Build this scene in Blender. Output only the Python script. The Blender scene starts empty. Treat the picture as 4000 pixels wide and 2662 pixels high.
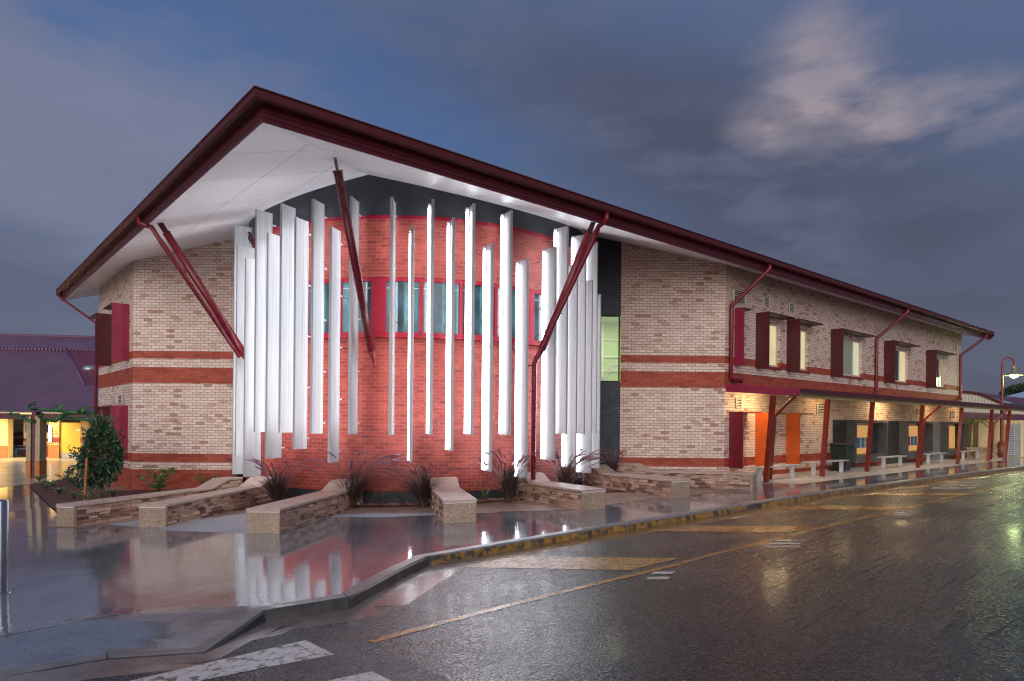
import bpy, bmesh, math, random
from mathutils import Vector, Matrix
random.seed(7)
SC = bpy.context.scene
COL = SC.collection
R_, F_, H_ = 0.0085, 2667.0, 2.28       # roll, focal length in photo pixels, eye height
PI = math.pi

# ------------------------------------------------------------------ measuring helpers
def ray(sx, sy):
    dx, dy = sx - 2000, sy - 1647
    return (dx + R_ * dy) / F_, -(dy - R_ * dx) / F_
def zg(x):
    if x < -12: return 0.0
    if x < 7: return 0.025 * (x + 12)
    if x < 10: return 0.475 + 0.025 * (x - 7) * (1 - (x - 7) / 6)
    return 0.5125
def G(sx, sy, dz=0.0):
    a, b = ray(sx, sy)
    Y = 12.0
    for _ in range(40):
        Y = (zg(a * Y) + dz - H_) / b
    return Vector((a * Y, Y, zg(a * Y) + dz))
def atY(sx, sy, Y):
    a, b = ray(sx, sy)
    return Vector((a * Y, Y, H_ + b * Y))
CR = Vector((6.73, 21.65)); DR = Vector((.7483, .6634)); NR = Vector((.6634, -.7483))
CL = Vector((-12.03, 21.65)); DL = Vector((-.647, .7625)); NL = Vector((-.7625, -.647))
CP = Vector((-3.96, 10.75)); HIP = Vector((.1013, 1.426))
def W(a, v, z):
    p = CR + DR * a + NR * v
    return Vector((p.x, p.y, z))
def WL(b, v, z):
    p = CL + DL * b + NL * v
    return Vector((p.x, p.y, z))
def onW(sx, sy, v=0.0, C=CR, D=DR, N=NR):
    a, b = ray(sx, sy)
    P = C + N * v
    t = (a * P.y - P.x) / (D.x - a * D.y)
    Y = P.y + D.y * t
    return t, H_ + b * Y
def onWL(sx, sy, v=0.0): return onW(sx, sy, v, CL, DL, NL)
ZF, PITCH = 6.98, 0.31
def zs(x, y):
    q = Vector((x, y)) - CP
    return ZF + PITCH * min(-q.dot(NR), -q.dot(NL))

# ------------------------------------------------------------------ object helpers
def tag(o, label=None, cat=None, group=None, kind=None):
    if label: o['label'] = label
    if cat: o['category'] = cat
    if group: o['group'] = group
    if kind: o['kind'] = kind
    return o
def empty(name, loc=(0, 0, 0), label=None, cat=None, group=None, rz=0):
    o = bpy.data.objects.new(name, None); COL.objects.link(o)
    o.location = loc; o.rotation_euler = (0, 0, rz); o.empty_display_size = .2
    return tag(o, label, cat, group)
def put(o, parent):
    if parent is not None:
        o.parent = parent
        o.matrix_parent_inverse = Matrix.Translation(-parent_world(parent)) if False else world_of(parent).inverted()
    return o
def world_of(o):
    m = Matrix.LocRotScale(o.location, o.rotation_euler, o.scale)
    if o.parent is not None:
        m = world_of(o.parent) @ o.matrix_parent_inverse @ m
    return m
def copy_tree(o, parent=None):
    c = o.copy(); COL.objects.link(c)
    if parent is not None: c.parent = parent
    for ch in [x for x in COL.objects if x.parent is o]: copy_tree(ch, c)
    return c

class MB:
    def __init__(s): s.v = []; s.f = []; s.uv = []; s.sm = []
    def face(s, pts, uv=None, smooth=False):
        i = len(s.v); s.v += [tuple(p) for p in pts]
        s.f.append(list(range(i, i + len(pts)))); s.uv.append(uv); s.sm.append(smooth)
        return s
    def box(s, c, sx, sy, sz, ax=(1, 0, 0), ay=None, az=None):
        c = Vector(c); ax = Vector(ax).normalized()
        az = Vector(az).normalized() if az is not None else Vector((0, 0, 1))
        ay = Vector(ay).normalized() if ay is not None else az.cross(ax).normalized()
        X, Y, Z = ax * sx / 2, ay * sy / 2, az * sz / 2
        P = [c + X * i + Y * j + Z * k for k in (-1, 1) for j in (-1, 1) for i in (-1, 1)]
        for q in ((0, 2, 3, 1), (4, 5, 7, 6), (0, 1, 5, 4), (2, 6, 7, 3), (0, 4, 6, 2), (1, 3, 7, 5)):
            s.face([P[k] for k in q])
        return s
    def prism(s, poly, vec):
        vec = Vector(vec); a = [Vector(p) for p in poly]; b = [p + vec for p in a]
        s.face(a[::-1]); s.face(b)
        n = len(a)
        for i in range(n):
            j = (i + 1) % n
            s.face([a[i], a[j], b[j], b[i]])
        return s
    def loft(s, A, B, caps=True):
        n = len(A)
        for i in range(n):
            j = (i + 1) % n
            s.face([A[i], A[j], B[j], B[i]])
        if caps: s.face(A[::-1]); s.face(B)
        return s
    def tube(s, path, r, n=10, caps=True, flat=None):
        path = [Vector(p) for p in path]
        rr = r if isinstance(r, (list, tuple)) else [r] * len(path)
        rings = []
        up = None
        for i, p in enumerate(path):
            if i == 0: t = (path[1] - p)
            elif i == len(path) - 1: t = (p - path[-2])
            else: t = (path[i + 1] - p).normalized() + (p - path[i - 1]).normalized()
            t.normalize()
            if up is None:
                ref = Vector((0, 0, 1)) if abs(t.z) < .9 else Vector((1, 0, 0))
                up = (ref - t * ref.dot(t)).normalized()
            else:
                up = (up - t * up.dot(t)).normalized()
            sd = t.cross(up)
            sc = 1.0
            if 0 < i < len(path) - 1:
                c = max(.5, math.cos(.5 * (path[i + 1] - p).angle(p - path[i - 1], 0))); sc = 1 / c if c > .75 else 1.2
            rings.append([p + (up * math.cos(2 * PI * k / n + PI / n) + sd * math.sin(2 * PI * k / n + PI / n)) * rr[i] for k in range(n)])
        for a, b in zip(rings, rings[1:]):
            for k in range(n):
                m = (k + 1) % n
                s.face([a[k], a[m], b[m], b[k]], smooth=n > 5)
        if caps: s.face(rings[0][::-1]); s.face(rings[-1])
        return s
    def lathe(s, c, prof, n=16):
        c = Vector(c)
        for (r0, z0), (r1, z1) in zip(prof, prof[1:]):
            for k in range(n):
                a0, a1 = 2 * PI * k / n, 2 * PI * (k + 1) / n
                p = [c + Vector((r * math.cos(a), r * math.sin(a), z)) for r, a, z in ((r0, a0, z0), (r0, a1, z0), (r1, a1, z1), (r1, a0, z1))]
                s.face(p, smooth=True)
        return s
    def ico(s, c, rx, ry, rz, seg=10, rings=7):
        c = Vector(c)
        for i in range(rings):
            t0, t1 = PI * i / rings, PI * (i + 1) / rings
            for k in range(seg):
                a0, a1 = 2 * PI * k / seg, 2 * PI * (k + 1) / seg
                P = [c + Vector((rx * math.sin(t) * math.cos(a), ry * math.sin(t) * math.sin(a), rz * math.cos(t))) for t, a in ((t0, a0), (t1, a0), (t1, a1), (t0, a1))]
                s.face(P, smooth=True)
        return s
    def build(s, name, mat, parent=None, weld=True, smooth=False, bevel=0):
        me = bpy.data.meshes.new(name)
        me.from_pydata([tuple(v) for v in s.v], [], s.f)
        uvl = me.uv_layers.new(name='UVMap')
        for p, uv in zip(me.polygons, s.uv):
            if uv is None:
                n = p.normal
                if abs(n.z) > .8:
                    vals = [(me.vertices[i].co.x, me.vertices[i].co.y) for i in p.vertices]
                else:
                    t = Vector((-n.y, n.x, 0)).normalized()
                    vals = [(me.vertices[i].co.dot(t), me.vertices[i].co.z) for i in p.vertices]
            else: vals = uv
            for li, q in zip(p.loop_indices, vals): uvl.data[li].uv = q
        for p, sm in zip(me.polygons, s.sm): p.use_smooth = sm or smooth
        if weld:
            bm = bmesh.new(); bm.from_mesh(me)
            bmesh.ops.remove_doubles(bm, verts=bm.verts, dist=1e-5)
            bmesh.ops.dissolve_degenerate(bm, edges=bm.edges, dist=1e-6)
            bmesh.ops.recalc_face_normals(bm, faces=bm.faces)
            bm.to_mesh(me); bm.free()
        o = bpy.data.objects.new(name, me); COL.objects.link(o)
        for m in (mat if isinstance(mat, (list, tuple)) else [mat]): me.materials.append(m)
        if bevel:
            b = o.modifiers.new('bevel', 'BEVEL'); b.width = bevel; b.segments = 2; b.limit_method = 'ANGLE'
        return put(o, parent)

def sheet(name, poly, mat, dz=0.0, hf=None, step=1.0, kind='structure', dense=None, label=None, cat=None):
    """flat polygon draped over the ground height function"""
    bm = bmesh.new()
    vs = [bm.verts.new((p[0], p[1], 0)) for p in poly]
    bm.faces.new(vs)
    xs = [p[0] for p in poly]; ys = [p[1] for p in poly]
    cuts = [(Vector((x, 0, 0)), Vector((1, 0, 0))) for x in [-12 + step * i for i in range(int(22 / step) + 1)] if min(xs) < x < max(xs)]
    if dense:
        x0, x1, y0, y1, st = dense
        n = int((x1 - x0) / st)
        cuts += [(Vector((x0 + st * i, 0, 0)), Vector((1, 0, 0))) for i in range(n + 1)]
        n = int((y1 - y0) / st)
        cuts += [(Vector((0, y0 + st * i, 0)), Vector((0, 1, 0))) for i in range(n + 1)]
    for co, no in cuts:
        bmesh.ops.bisect_plane(bm, geom=bm.verts[:] + bm.edges[:] + bm.faces[:], plane_co=co, plane_no=no, dist=1e-5)
    bmesh.ops.triangulate(bm, faces=[f for f in bm.faces if len(f.verts) > 4])
    for v in bm.verts:
        v.co.z = (hf(v.co.x, v.co.y) if hf else zg(v.co.x)) + dz
    bmesh.ops.recalc_face_normals(bm, faces=bm.faces)
    if sum(f.normal.z for f in bm.faces) < 0: bmesh.ops.reverse_faces(bm, faces=bm.faces)
    me = bpy.data.meshes.new(name); bm.to_mesh(me); bm.free()
    uvl = me.uv_layers.new(name='UVMap')
    for l in me.loops: uvl.data[l.index].uv = me.vertices[l.vertex_index].co.xy
    o = bpy.data.objects.new(name, me); COL.objects.link(o); me.materials.append(mat)
    return tag(o, label, cat, None, kind)

# ------------------------------------------------------------------ materials
def nmat(name):
    m = bpy.data.materials.new(name); m.use_nodes = True
    nt = m.node_tree; nt.nodes.clear()
    out = nt.nodes.new('ShaderNodeOutputMaterial')
    b = nt.nodes.new('ShaderNodeBsdfPrincipled')
    nt.links.new(b.outputs[0], out.inputs[0])
    return m, nt, b
def N(nt, t, **kw):
    n = nt.nodes.new('ShaderNode' + t)
    for k, v in kw.items():
        if k in n.inputs and not hasattr(n, k): n.inputs[k].default_value = v
        else:
            try: setattr(n, k, v)
            except Exception: n.inputs[k].default_value = v
    return n
def L(nt, a, b): nt.links.new(a, b)
def ramp(nt, fac, stops, interp='LINEAR'):
    r = nt.nodes.new('ShaderNodeValToRGB'); e = r.color_ramp.elements; r.color_ramp.interpolation = interp
    while len(e) > 1: e.remove(e[-1])
    e[0].position = stops[0][0]; e[0].color = (*stops[0][1], 1) if len(stops[0][1]) == 3 else stops[0][1]
    for p, c in stops[1:]:
        q = e.new(p); q.color = (*c, 1)
    L(nt, fac, r.inputs[0]); return r.outputs[0]
def mix(nt, fac, a, b, mode='MIX'):
    m = nt.nodes.new('ShaderNodeMix'); m.data_type = 'RGBA'; m.blend_type = mode
    for s, v in ((m.inputs[0], fac), (m.inputs[6], a), (m.inputs[7], b)):
        if hasattr(v, 'node'): L(nt, v, s)
        elif isinstance(v, (int, float)): s.default_value = v
        else: s.default_value = (*v, 1)
    return m.outputs[2]
def math_(nt, op, a, b=0.0, c=0.0):
    m = nt.nodes.new('ShaderNodeMath'); m.operation = op
    for s, v in zip(m.inputs, (a, b, c)):
        if hasattr(v, 'node'): L(nt, v, s)
        else: s.default_value = v
    return m.outputs[0]
def geo(nt): return nt.nodes.new('ShaderNodeNewGeometry').outputs['Position']
def noise(nt, vec, scale, detail=4, rough=.55):
    n = nt.nodes.new('ShaderNodeTexNoise'); n.inputs['Scale'].default_value = scale
    n.inputs['Detail'].default_value = detail; n.inputs['Roughness'].default_value = rough
    L(nt, vec, n.inputs['Vector']); return n.outputs['Fac']
def bump(nt, b, h, strength, dist=.01):
    n = nt.nodes.new('ShaderNodeBump'); n.inputs['Strength'].default_value = strength
    n.inputs['Distance'].default_value = dist
    L(nt, h, n.inputs['Height']); L(nt, n.outputs[0], b.inputs['Normal']); return n
def plain(name, c, rough=.5, metal=0.0, var=.18, scale=3.0, bumps=.05, spec=.5, bscale=60):
    m, nt, b = nmat(name); p = geo(nt)
    n = noise(nt, p, scale)
    d = tuple(x * (1 - var) for x in c); u = tuple(min(1, x * (1 + var)) for x in c)
    L(nt, ramp(nt, n, [(.3, d), (.7, u)]), b.inputs['Base Color'])
    L(nt, ramp(nt, noise(nt, p, scale * 2.3), [(.3, (rough * .8,) * 3), (.7, (min(1, rough * 1.2),) * 3)]), b.inputs['Roughness'])
    b.inputs['Metallic'].default_value = metal; b.inputs['Specular IOR Level'].default_value = spec
    if bumps: bump(nt, b, noise(nt, p, bscale, 3), bumps)
    return m
def emit(name, c, s, var=0.0):
    m, nt, b = nmat(name)
    b.inputs['Base Color'].default_value = (.08, .08, .07, 1); b.inputs['Roughness'].default_value = .15
    b.inputs['Emission Color'].default_value = (*c, 1); b.inputs['Emission Strength'].default_value = s
    if var:
        n = noise(nt, geo(nt), 1.2, 2)
        L(nt, mix(nt, n, tuple(x * (1 - var) for x in c), tuple(x * (1 + var) for x in c)), b.inputs['Emission Color'])
    return m

CREAM = [(0, (.46, .22, .155)), (.05, (.57, .34, .255)), (.10, (.67, .47, .37)), (.25, (.74, .55, .445)), (.6, (.79, .61, .50)), (1, (.83, .67, .56))]
REDB = [(0, (.19, .024, .018)), (.3, (.25, .033, .024)), (.7, (.28, .039, .028)), (1, (.34, .054, .038))]
def brick(name, bands=None, cream=CREAM, red=REDB, allred=False, mort_c=(.21, .145, .115), mort_r=(.30, .11, .085)):
    m, nt, b = nmat(name)
    uv = nt.nodes.new('ShaderNodeUVMap').outputs[0]
    mp = N(nt, 'Mapping'); mp.inputs['Location'].default_value = (37.1, 1.72 - .63, 0); L(nt, uv, mp.inputs[0])
    # slight wobble so that courses are not ruler straight
    bt = nt.nodes.new('ShaderNodeTexBrick')
    for k, v in (('Scale', 1), ('Brick Width', .24), ('Row Height', .086), ('Mortar Size', .0072), ('Mortar Smooth', .25), ('Bias', 0)):
        bt.inputs[k].default_value = v
    bt.inputs['Color1'].default_value = (0, 0, 0, 1); bt.inputs['Color2'].default_value = (1, 1, 1, 1); bt.inputs['Mortar'].default_value = (.5, .5, .5, 1)
    L(nt, mp.outputs[0], bt.inputs['Vector'])
    p = geo(nt)
    big = noise(nt, p, .35, 3)
    rnd = math_(nt, 'ADD', bt.outputs['Color'], math_(nt, 'MULTIPLY', math_(nt, 'SUBTRACT', big, .5), .35))
    rnd = math_(nt, 'ADD', rnd, math_(nt, 'MULTIPLY', math_(nt, 'SUBTRACT', noise(nt, p, 14, 3), .5), .28))
    cr = ramp(nt, rnd, cream); rr = ramp(nt, rnd, red)
    if allred:
        col = rr; mort = mort_r
    else:
        sx = nt.nodes.new('ShaderNodeSeparateXYZ'); L(nt, p, sx.inputs[0])
        zz = math_(nt, 'DIVIDE', sx.outputs[2], 10)
        w, k = (1, 1, 1), (0, 0, 0)
        mask = ramp(nt, zz, [(0, k), (.063, w), (.0888, k), (.1146, w), (.3382, k), (.3898, w), (.4156, k), (.4414, w)], 'CONSTANT')
        col = mix(nt, mask, rr, cr); mort = mix(nt, mask, mort_r, mort_c)
    c = mix(nt, bt.outputs['Fac'], col, mort)
    c = mix(nt, 1.0, c, ramp(nt, noise(nt, p, 1.3, 6, .7), [(.25, (.86, .84, .82)), (.7, (1, 1, 1))]), 'MULTIPLY')
    L(nt, c, b.inputs['Base Color'])
    b.inputs['Roughness'].default_value = .62; b.inputs['Specular IOR Level'].default_value = .35
    h = math_(nt, 'ADD', math_(nt, 'MULTIPLY', bt.outputs['Fac'], -1.0), math_(nt, 'MULTIPLY', noise(nt, p, 90, 3), .15))
    bump(nt, b, h, .7, .008)
    return m
M = {}
M['brick'] = brick('banded cream and red brick', red=[(0, (.30, .045, .022)), (.3, (.38, .062, .030)), (.7, (.42, .075, .038)), (1, (.47, .10, .055))], mort_r=(.24, .075, .05))
M['brickred'] = brick('red brick', allred=True)
M['brickyel'] = brick('yellow brick', cream=[(0, (.40, .25, .08)), (.5, (.55, .40, .16)), (1, (.62, .48, .22))])
M['maroon'] = plain('maroon painted steel', (.080, .0075, .010), .34, var=.08, bumps=0)
M['maroon_dull'] = plain('maroon and shaded flat sheet', (.075, .010, .012), .45, var=.15)  # also carries the painted shade of the darker shade fins
M['strut'] = plain('maroon strut paint', (.17, .010, .020), .30, var=.06, bumps=0)
M['maroon_mid'] = plain('mid maroon sheet', (.17, .013, .022), .35)
M['crimson'] = plain('crimson and lit maroon ribbed sheet', (.27, .018, .05), .35)  # also carries the painted lit look of the nearest shade fins
M['redpost'] = plain('red painted post', (.19, .022, .011), .35)
M['orange'] = plain('orange sheet', (.50, .085, .010), .45)
M['white'] = plain('white powder coat', (.40, .405, .415), .36, var=.05, bumps=.01)
M['black'] = plain('charcoal render', (.024, .028, .036), .55, var=.15, bumps=.3, bscale=120)
M['clad'] = plain('charcoal clad panel', (.03, .031, .033), .4, var=.2)
M['surround'] = plain('grey zinc surround', (.075, .078, .078), .38, var=.25)
M['greypanel'] = plain('warm grey panel', (.20, .19, .18), .55)
M['cream_frame'] = plain('cream window frame', (.62, .50, .38), .4, var=.06)
M['winframe'] = plain('crimson window frame', (.23, .006, .020), .4, var=.1, spec=.2)
M['vent'] = plain('vent metal', (.75, .69, .6), .5)
M['ventdark'] = plain('vent gap', (.02, .018, .015), .8)
M['alu'] = plain('brushed aluminium', (.72, .72, .72), .35, .4, .06)
M['steel'] = plain('stainless steel', (.38, .38, .40), .33, 1.0, .05)
M['binpl'] = plain('bin plastic', (.012, .028, .02), .32)
M['tyre'] = plain('tyre rubber', (.015, .015, .015), .7)
M['aggr'] = None
M['white_lit'] = plain('white interior paint', (.8, .8, .74), .6)
M['green_room'] = plain('pale green paint', (.50, .62, .30), .6, var=.05)
M['timber'] = plain('stake timber', (.40, .13, .045), .8, var=.25, scale=9)
M['bark'] = plain('bark', (.10, .06, .04), .85, var=.3, scale=14)
M['roofpurple'] = None
M['yelwall'] = plain('pale yellow render', (.70, .55, .27), .7, var=.05, bumps=.1)
M['pilaster'] = plain('shaded yellow pilaster render', (.40, .30, .18), .7, var=.15)  # yellow render darkened: its backlit shade is put into the colour
M['yeldoor'] = plain('yellow door', (.68, .42, .04), .5, var=.05)
M['ocher'] = plain('ochre render', (.45, .16, .04), .6)
M['bluebench'] = plain('blue bench', (.02, .05, .16), .4)
M['vinegreen'] = plain('glossy green painted fibreglass', (.018, .105, .025), .35, var=.4, scale=6)
M['kick'] = plain('kick plate', (.4, .36, .3), .3, .7)
M['bluetin'] = plain('pale blue tin', (.38, .46, .58), .5)
M['crow'] = plain('black feathers', (.008, .008, .010), .4)
M['beak'] = plain('beak', (.10, .01, .012), .4)

def fin_mat():
    m, nt, b = nmat('white fin extrusion'); p = geo(nt)
    mp = N(nt, 'Mapping'); mp.inputs['Scale'].default_value = (16, 16, .5); L(nt, p, mp.inputs[0])
    c = ramp(nt, noise(nt, mp.outputs[0], 1.0, 4, .6), [(.28, (.38, .38, .385)), (.55, (.465, .47, .48)), (1, (.49, .495, .505))])
    L(nt, c, b.inputs['Base Color']); b.inputs['Roughness'].default_value = .36
    return m
M['fin'] = fin_mat()
def tube_mat():
    m, nt, b = nmat('glowing lamp tube')
    b.inputs['Base Color'].default_value = (.9, .9, .9, 1)
    b.inputs['Emission Color'].default_value = (.88, .92, 1.0, 1); b.inputs['Emission Strength'].default_value = TUBE
    return m
TUBE = 15.5
M['tube'] = tube_mat()

def soffit_mat():
    m, nt, b = nmat('white soffit sheet')
    uv = nt.nodes.new('ShaderNodeUVMap').outputs[0]
    bt = nt.nodes.new('ShaderNodeTexBrick'); bt.offset = 0
    for k, v in (('Scale', 1), ('Brick Width', 1.8), ('Row Height', 1.35), ('Mortar Size', .006), ('Mortar Smooth', 0), ('Bias', 0)):
        bt.inputs[k].default_value = v
    L(nt, uv, bt.inputs['Vector'])
    n = noise(nt, geo(nt), .8, 3)
    base = ramp(nt, n, [(.3, (.86, .86, .88)), (.7, (.91, .91, .92))])
    L(nt, mix(nt, bt.outputs['Fac'], base, (.18, .18, .2)), b.inputs['Base Color'])
    b.inputs['Roughness'].default_value = .42
    h = math_(nt, 'ADD', math_(nt, 'MULTIPLY', bt.outputs['Fac'], -.6), noise(nt, uv, 1.1, 2))
    bump(nt, b, h, .12, .05)
    return m
M['soffit'] = soffit_mat()

def aggregate(name, base, dark, light, rough=.6, scale=110, wet=0):
    m, nt, b = nmat(name); p = geo(nt)
    v = nt.nodes.new('ShaderNodeTexVoronoi'); v.inputs['Scale'].default_value = scale; L(nt, p, v.inputs['Vector'])
    sp = nt.nodes.new('ShaderNodeSeparateColor'); L(nt, v.outputs['Color'], sp.inputs[0])
    c = ramp(nt, sp.outputs[0], [(0, dark), (.22, dark), (.3, base), (.75, base), (1, light)])
    c = mix(nt, 1.0, c, ramp(nt, noise(nt, p, 1.7, 5, .65), [(.3, (.7, .7, .7)), (.7, (1, 1, 1))]), 'MULTIPLY')
    L(nt, c, b.inputs['Base Color'])
    L(nt, ramp(nt, noise(nt, p, 2.2, 4), [(.35, (rough * .55,) * 3), (.65, (rough,) * 3)]), b.inputs['Roughness'])
    bump(nt, b, v.outputs['Distance'], .35, .006)
    return m
M['aggr'] = aggregate('exposed aggregate slab', (.45, .325, .225), (.17, .10, .06), (.62, .50, .38))
M['cap'] = aggregate('pale pink aggregate cap', (.58, .42, .34), (.36, .23, .18), (.70, .56, .47), .5)
M['grout'] = plain('white grout', (.78, .74, .68), .7)
M['aggr_pave'] = aggregate('pink exposed aggregate paving', (.40, .25, .19), (.18, .10, .07), (.55, .42, .34), .5, 70)

def stone_mat():
    m, nt, b = nmat('stacked ledger stone'); p = geo(nt)
    r = nt.nodes.new('ShaderNodeNewGeometry').outputs['Random Per Island']
    c = ramp(nt, r, [(0, (.13, .075, .06)), (.12, (.25, .14, .105)), (.35, (.45, .265, .19)), (.6, (.60, .37, .27)), (.85, (.70, .49, .37)), (1, (.50, .34, .27))])
    c = mix(nt, 1.0, c, ramp(nt, noise(nt, p, 22, 5, .7), [(.25, (.62, .6, .58)), (.75, (1.1, 1.08, 1.05))]), 'MULTIPLY')
    L(nt, c, b.inputs['Base Color']); b.inputs['Roughness'].default_value = .6
    bump(nt, b, noise(nt, p, 35, 5, .7), .7, .02)
    return m
M['stone'] = stone_mat()

def footpath_mat():
    m, nt, b = nmat('wet grey concrete footpath'); p = geo(nt)
    v = nt.nodes.new('ShaderNodeTexVoronoi'); v.inputs['Scale'].default_value = 75; L(nt, p, v.inputs['Vector'])
    sp = nt.nodes.new('ShaderNodeSeparateColor'); L(nt, v.outputs['Color'], sp.inputs[0])
    grain = ramp(nt, sp.outputs[0], [(0, (.17, .166, .172)), (.13, (.19, .186, .192)), (.18, (.25, .245, .252)), (.9, (.27, .264, .272)), (1, (.33, .32, .325))])
    big = noise(nt, p, .55, 5, .6)
    c = mix(nt, 1.0, grain, ramp(nt, big, [(.35, (.62, .62, .66)), (.65, (1, 1, 1))]), 'MULTIPLY')
    mj_ = N(nt, 'Mapping'); mj_.inputs['Rotation'].default_value = (0, 0, -math.atan2(DR.y, DR.x)); mj_.inputs['Location'].default_value = (.6, 1.1, 0); L(nt, p, mj_.inputs[0])
    bj = nt.nodes.new('ShaderNodeTexBrick'); bj.offset = 0
    for k, w_ in (('Scale', 1), ('Brick Width', 4.2), ('Row Height', 3.1), ('Mortar Size', .010), ('Mortar Smooth', 0), ('Bias', 0)): bj.inputs[k].default_value = w_
    L(nt, mj_.outputs[0], bj.inputs['Vector'])
    stain = ramp(nt, noise(nt, p, 1.4, 6, .68), [(.32, (.66, .63, .62)), (.5, (1, 1, 1))])
    c = mix(nt, 1.0, c, stain, 'MULTIPLY')
    c = mix(nt, bj.outputs['Fac'], c, (.02, .02, .02))
    # the patch between the left benches has drained and dried
    sx = nt.nodes.new('ShaderNodeSeparateXYZ'); L(nt, p, sx.inputs[0])
    dx = math_(nt, 'ADD', sx.outputs[0], 2.95); dy = math_(nt, 'SUBTRACT', sx.outputs[1], 21.66)
    rr = math_(nt, 'SQRT', math_(nt, 'ADD', math_(nt, 'MULTIPLY', dx, dx), math_(nt, 'MULTIPLY', dy, dy)))
    rr = math_(nt, 'ADD', rr, math_(nt, 'MULTIPLY', math_(nt, 'SUBTRACT', noise(nt, p, .9, 3), .5), .35))
    dry = math_(nt, 'MULTIPLY', ramp(nt, math_(nt, 'DIVIDE', rr, 20), [(.462, (1,) * 3), (.467, (0,) * 3)]), math_(nt, 'LESS_THAN', sx.outputs[0], -4.5))
    dry2 = ramp(nt, math_(nt, 'DIVIDE', rr, 20), [(.355, (1,) * 3), (.362, (0,) * 3)])
    dry = math_(nt, 'MAXIMUM', dry, dry2)
    c = mix(nt, dry, c, mix(nt, .5, c, (.44, .45, .48)))
    L(nt, c, b.inputs['Base Color'])
    wet = math_(nt, 'ADD', noise(nt, p, .42, 4, .55), math_(nt, 'MULTIPLY', dry, .6))
    L(nt, ramp(nt, wet, [(.3, (.035,) * 3), (.5, (.065,) * 3), (.62, (.13,) * 3), (.75, (.24,) * 3), (1, (.55,) * 3)]), b.inputs['Roughness'])
    b.inputs['Specular IOR Level'].default_value = .85
    L(nt, math_(nt, 'MULTIPLY', math_(nt, 'SUBTRACT', 1.0, dry), .30), b.inputs['Coat Weight']); b.inputs['Coat Roughness'].default_value = .07; b.inputs['Coat IOR'].default_value = 1.4
    h = math_(nt, 'ADD', math_(nt, 'MULTIPLY', noise(nt, p, 4.5, 3), 1.0), math_(nt, 'MULTIPLY', v.outputs['Distance'], .06))
    bump(nt, b, h, .14, .012)
    return m
M['foot'] = footpath_mat()
M['conc'] = plain('kerb concrete', (.20, .18, .165), .4, var=.35, scale=5, bumps=.25)
def channel_mat():
    m, nt, b = nmat('channel concrete browner to the right'); p = geo(nt)
    sx = nt.nodes.new('ShaderNodeSeparateXYZ'); L(nt, p, sx.inputs[0])
    a = ramp(nt, noise(nt, p, 4, 5, .65), [(.3, (.13, .10, .09)), (.7, (.24, .19, .165))])
    o = ramp(nt, noise(nt, p, 3, 5, .65), [(.3, (.16, .085, .035)), (.7, (.36, .18, .055))])  # orange brown tone that takes over towards the right
    z = ramp(nt, math_(nt, 'ADD', math_(nt, 'DIVIDE', math_(nt, 'ADD', sx.outputs[0], 2.0), 8), math_(nt, 'MULTIPLY', math_(nt, 'SUBTRACT', noise(nt, p, 1.5, 3), .5), .3)), [(.08, (0,) * 3), (.35, (1,) * 3)])
    L(nt, mix(nt, z, a, o), b.inputs['Base Color']); b.inputs['Roughness'].default_value = .2
    b.inputs['Specular IOR Level'].default_value = .6
    bump(nt, b, noise(nt, p, 30, 3), .15)
    return m
M['channel'] = channel_mat()
def kerb_mat():
    m, nt, b = nmat('kerb with worn yellow paint'); p = geo(nt)
    sx = nt.nodes.new('ShaderNodeSeparateXYZ'); L(nt, p, sx.inputs[0])
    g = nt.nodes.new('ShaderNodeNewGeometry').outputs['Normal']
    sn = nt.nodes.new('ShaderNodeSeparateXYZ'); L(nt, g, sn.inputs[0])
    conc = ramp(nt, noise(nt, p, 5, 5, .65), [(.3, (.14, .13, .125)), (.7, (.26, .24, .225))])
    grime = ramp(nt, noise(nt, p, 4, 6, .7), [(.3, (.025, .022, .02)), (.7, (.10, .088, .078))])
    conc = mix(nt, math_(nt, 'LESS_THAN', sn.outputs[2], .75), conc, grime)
    yel = ramp(nt, noise(nt, p, 4, 5, .7), [(.25, (.22, .11, .02)), (.7, (.44, .23, .035))])
    wear = ramp(nt, noise(nt, p, 7, 6, .72), [(.44, (0,) * 3), (.56, (1,) * 3)])
    zone = math_(nt, 'GREATER_THAN', sx.outputs[0], -1.18)
    face = math_(nt, 'LESS_THAN', sn.outputs[2], .75)
    f = math_(nt, 'MULTIPLY', math_(nt, 'MULTIPLY', zone, wear), face)
    L(nt, mix(nt, f, conc, yel), b.inputs['Base Color'])
    b.inputs['Roughness'].default_value = .33
    bump(nt, b, noise(nt, p, 30, 4), .3, .01)
    return m
M['kerb'] = kerb_mat()

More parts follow.
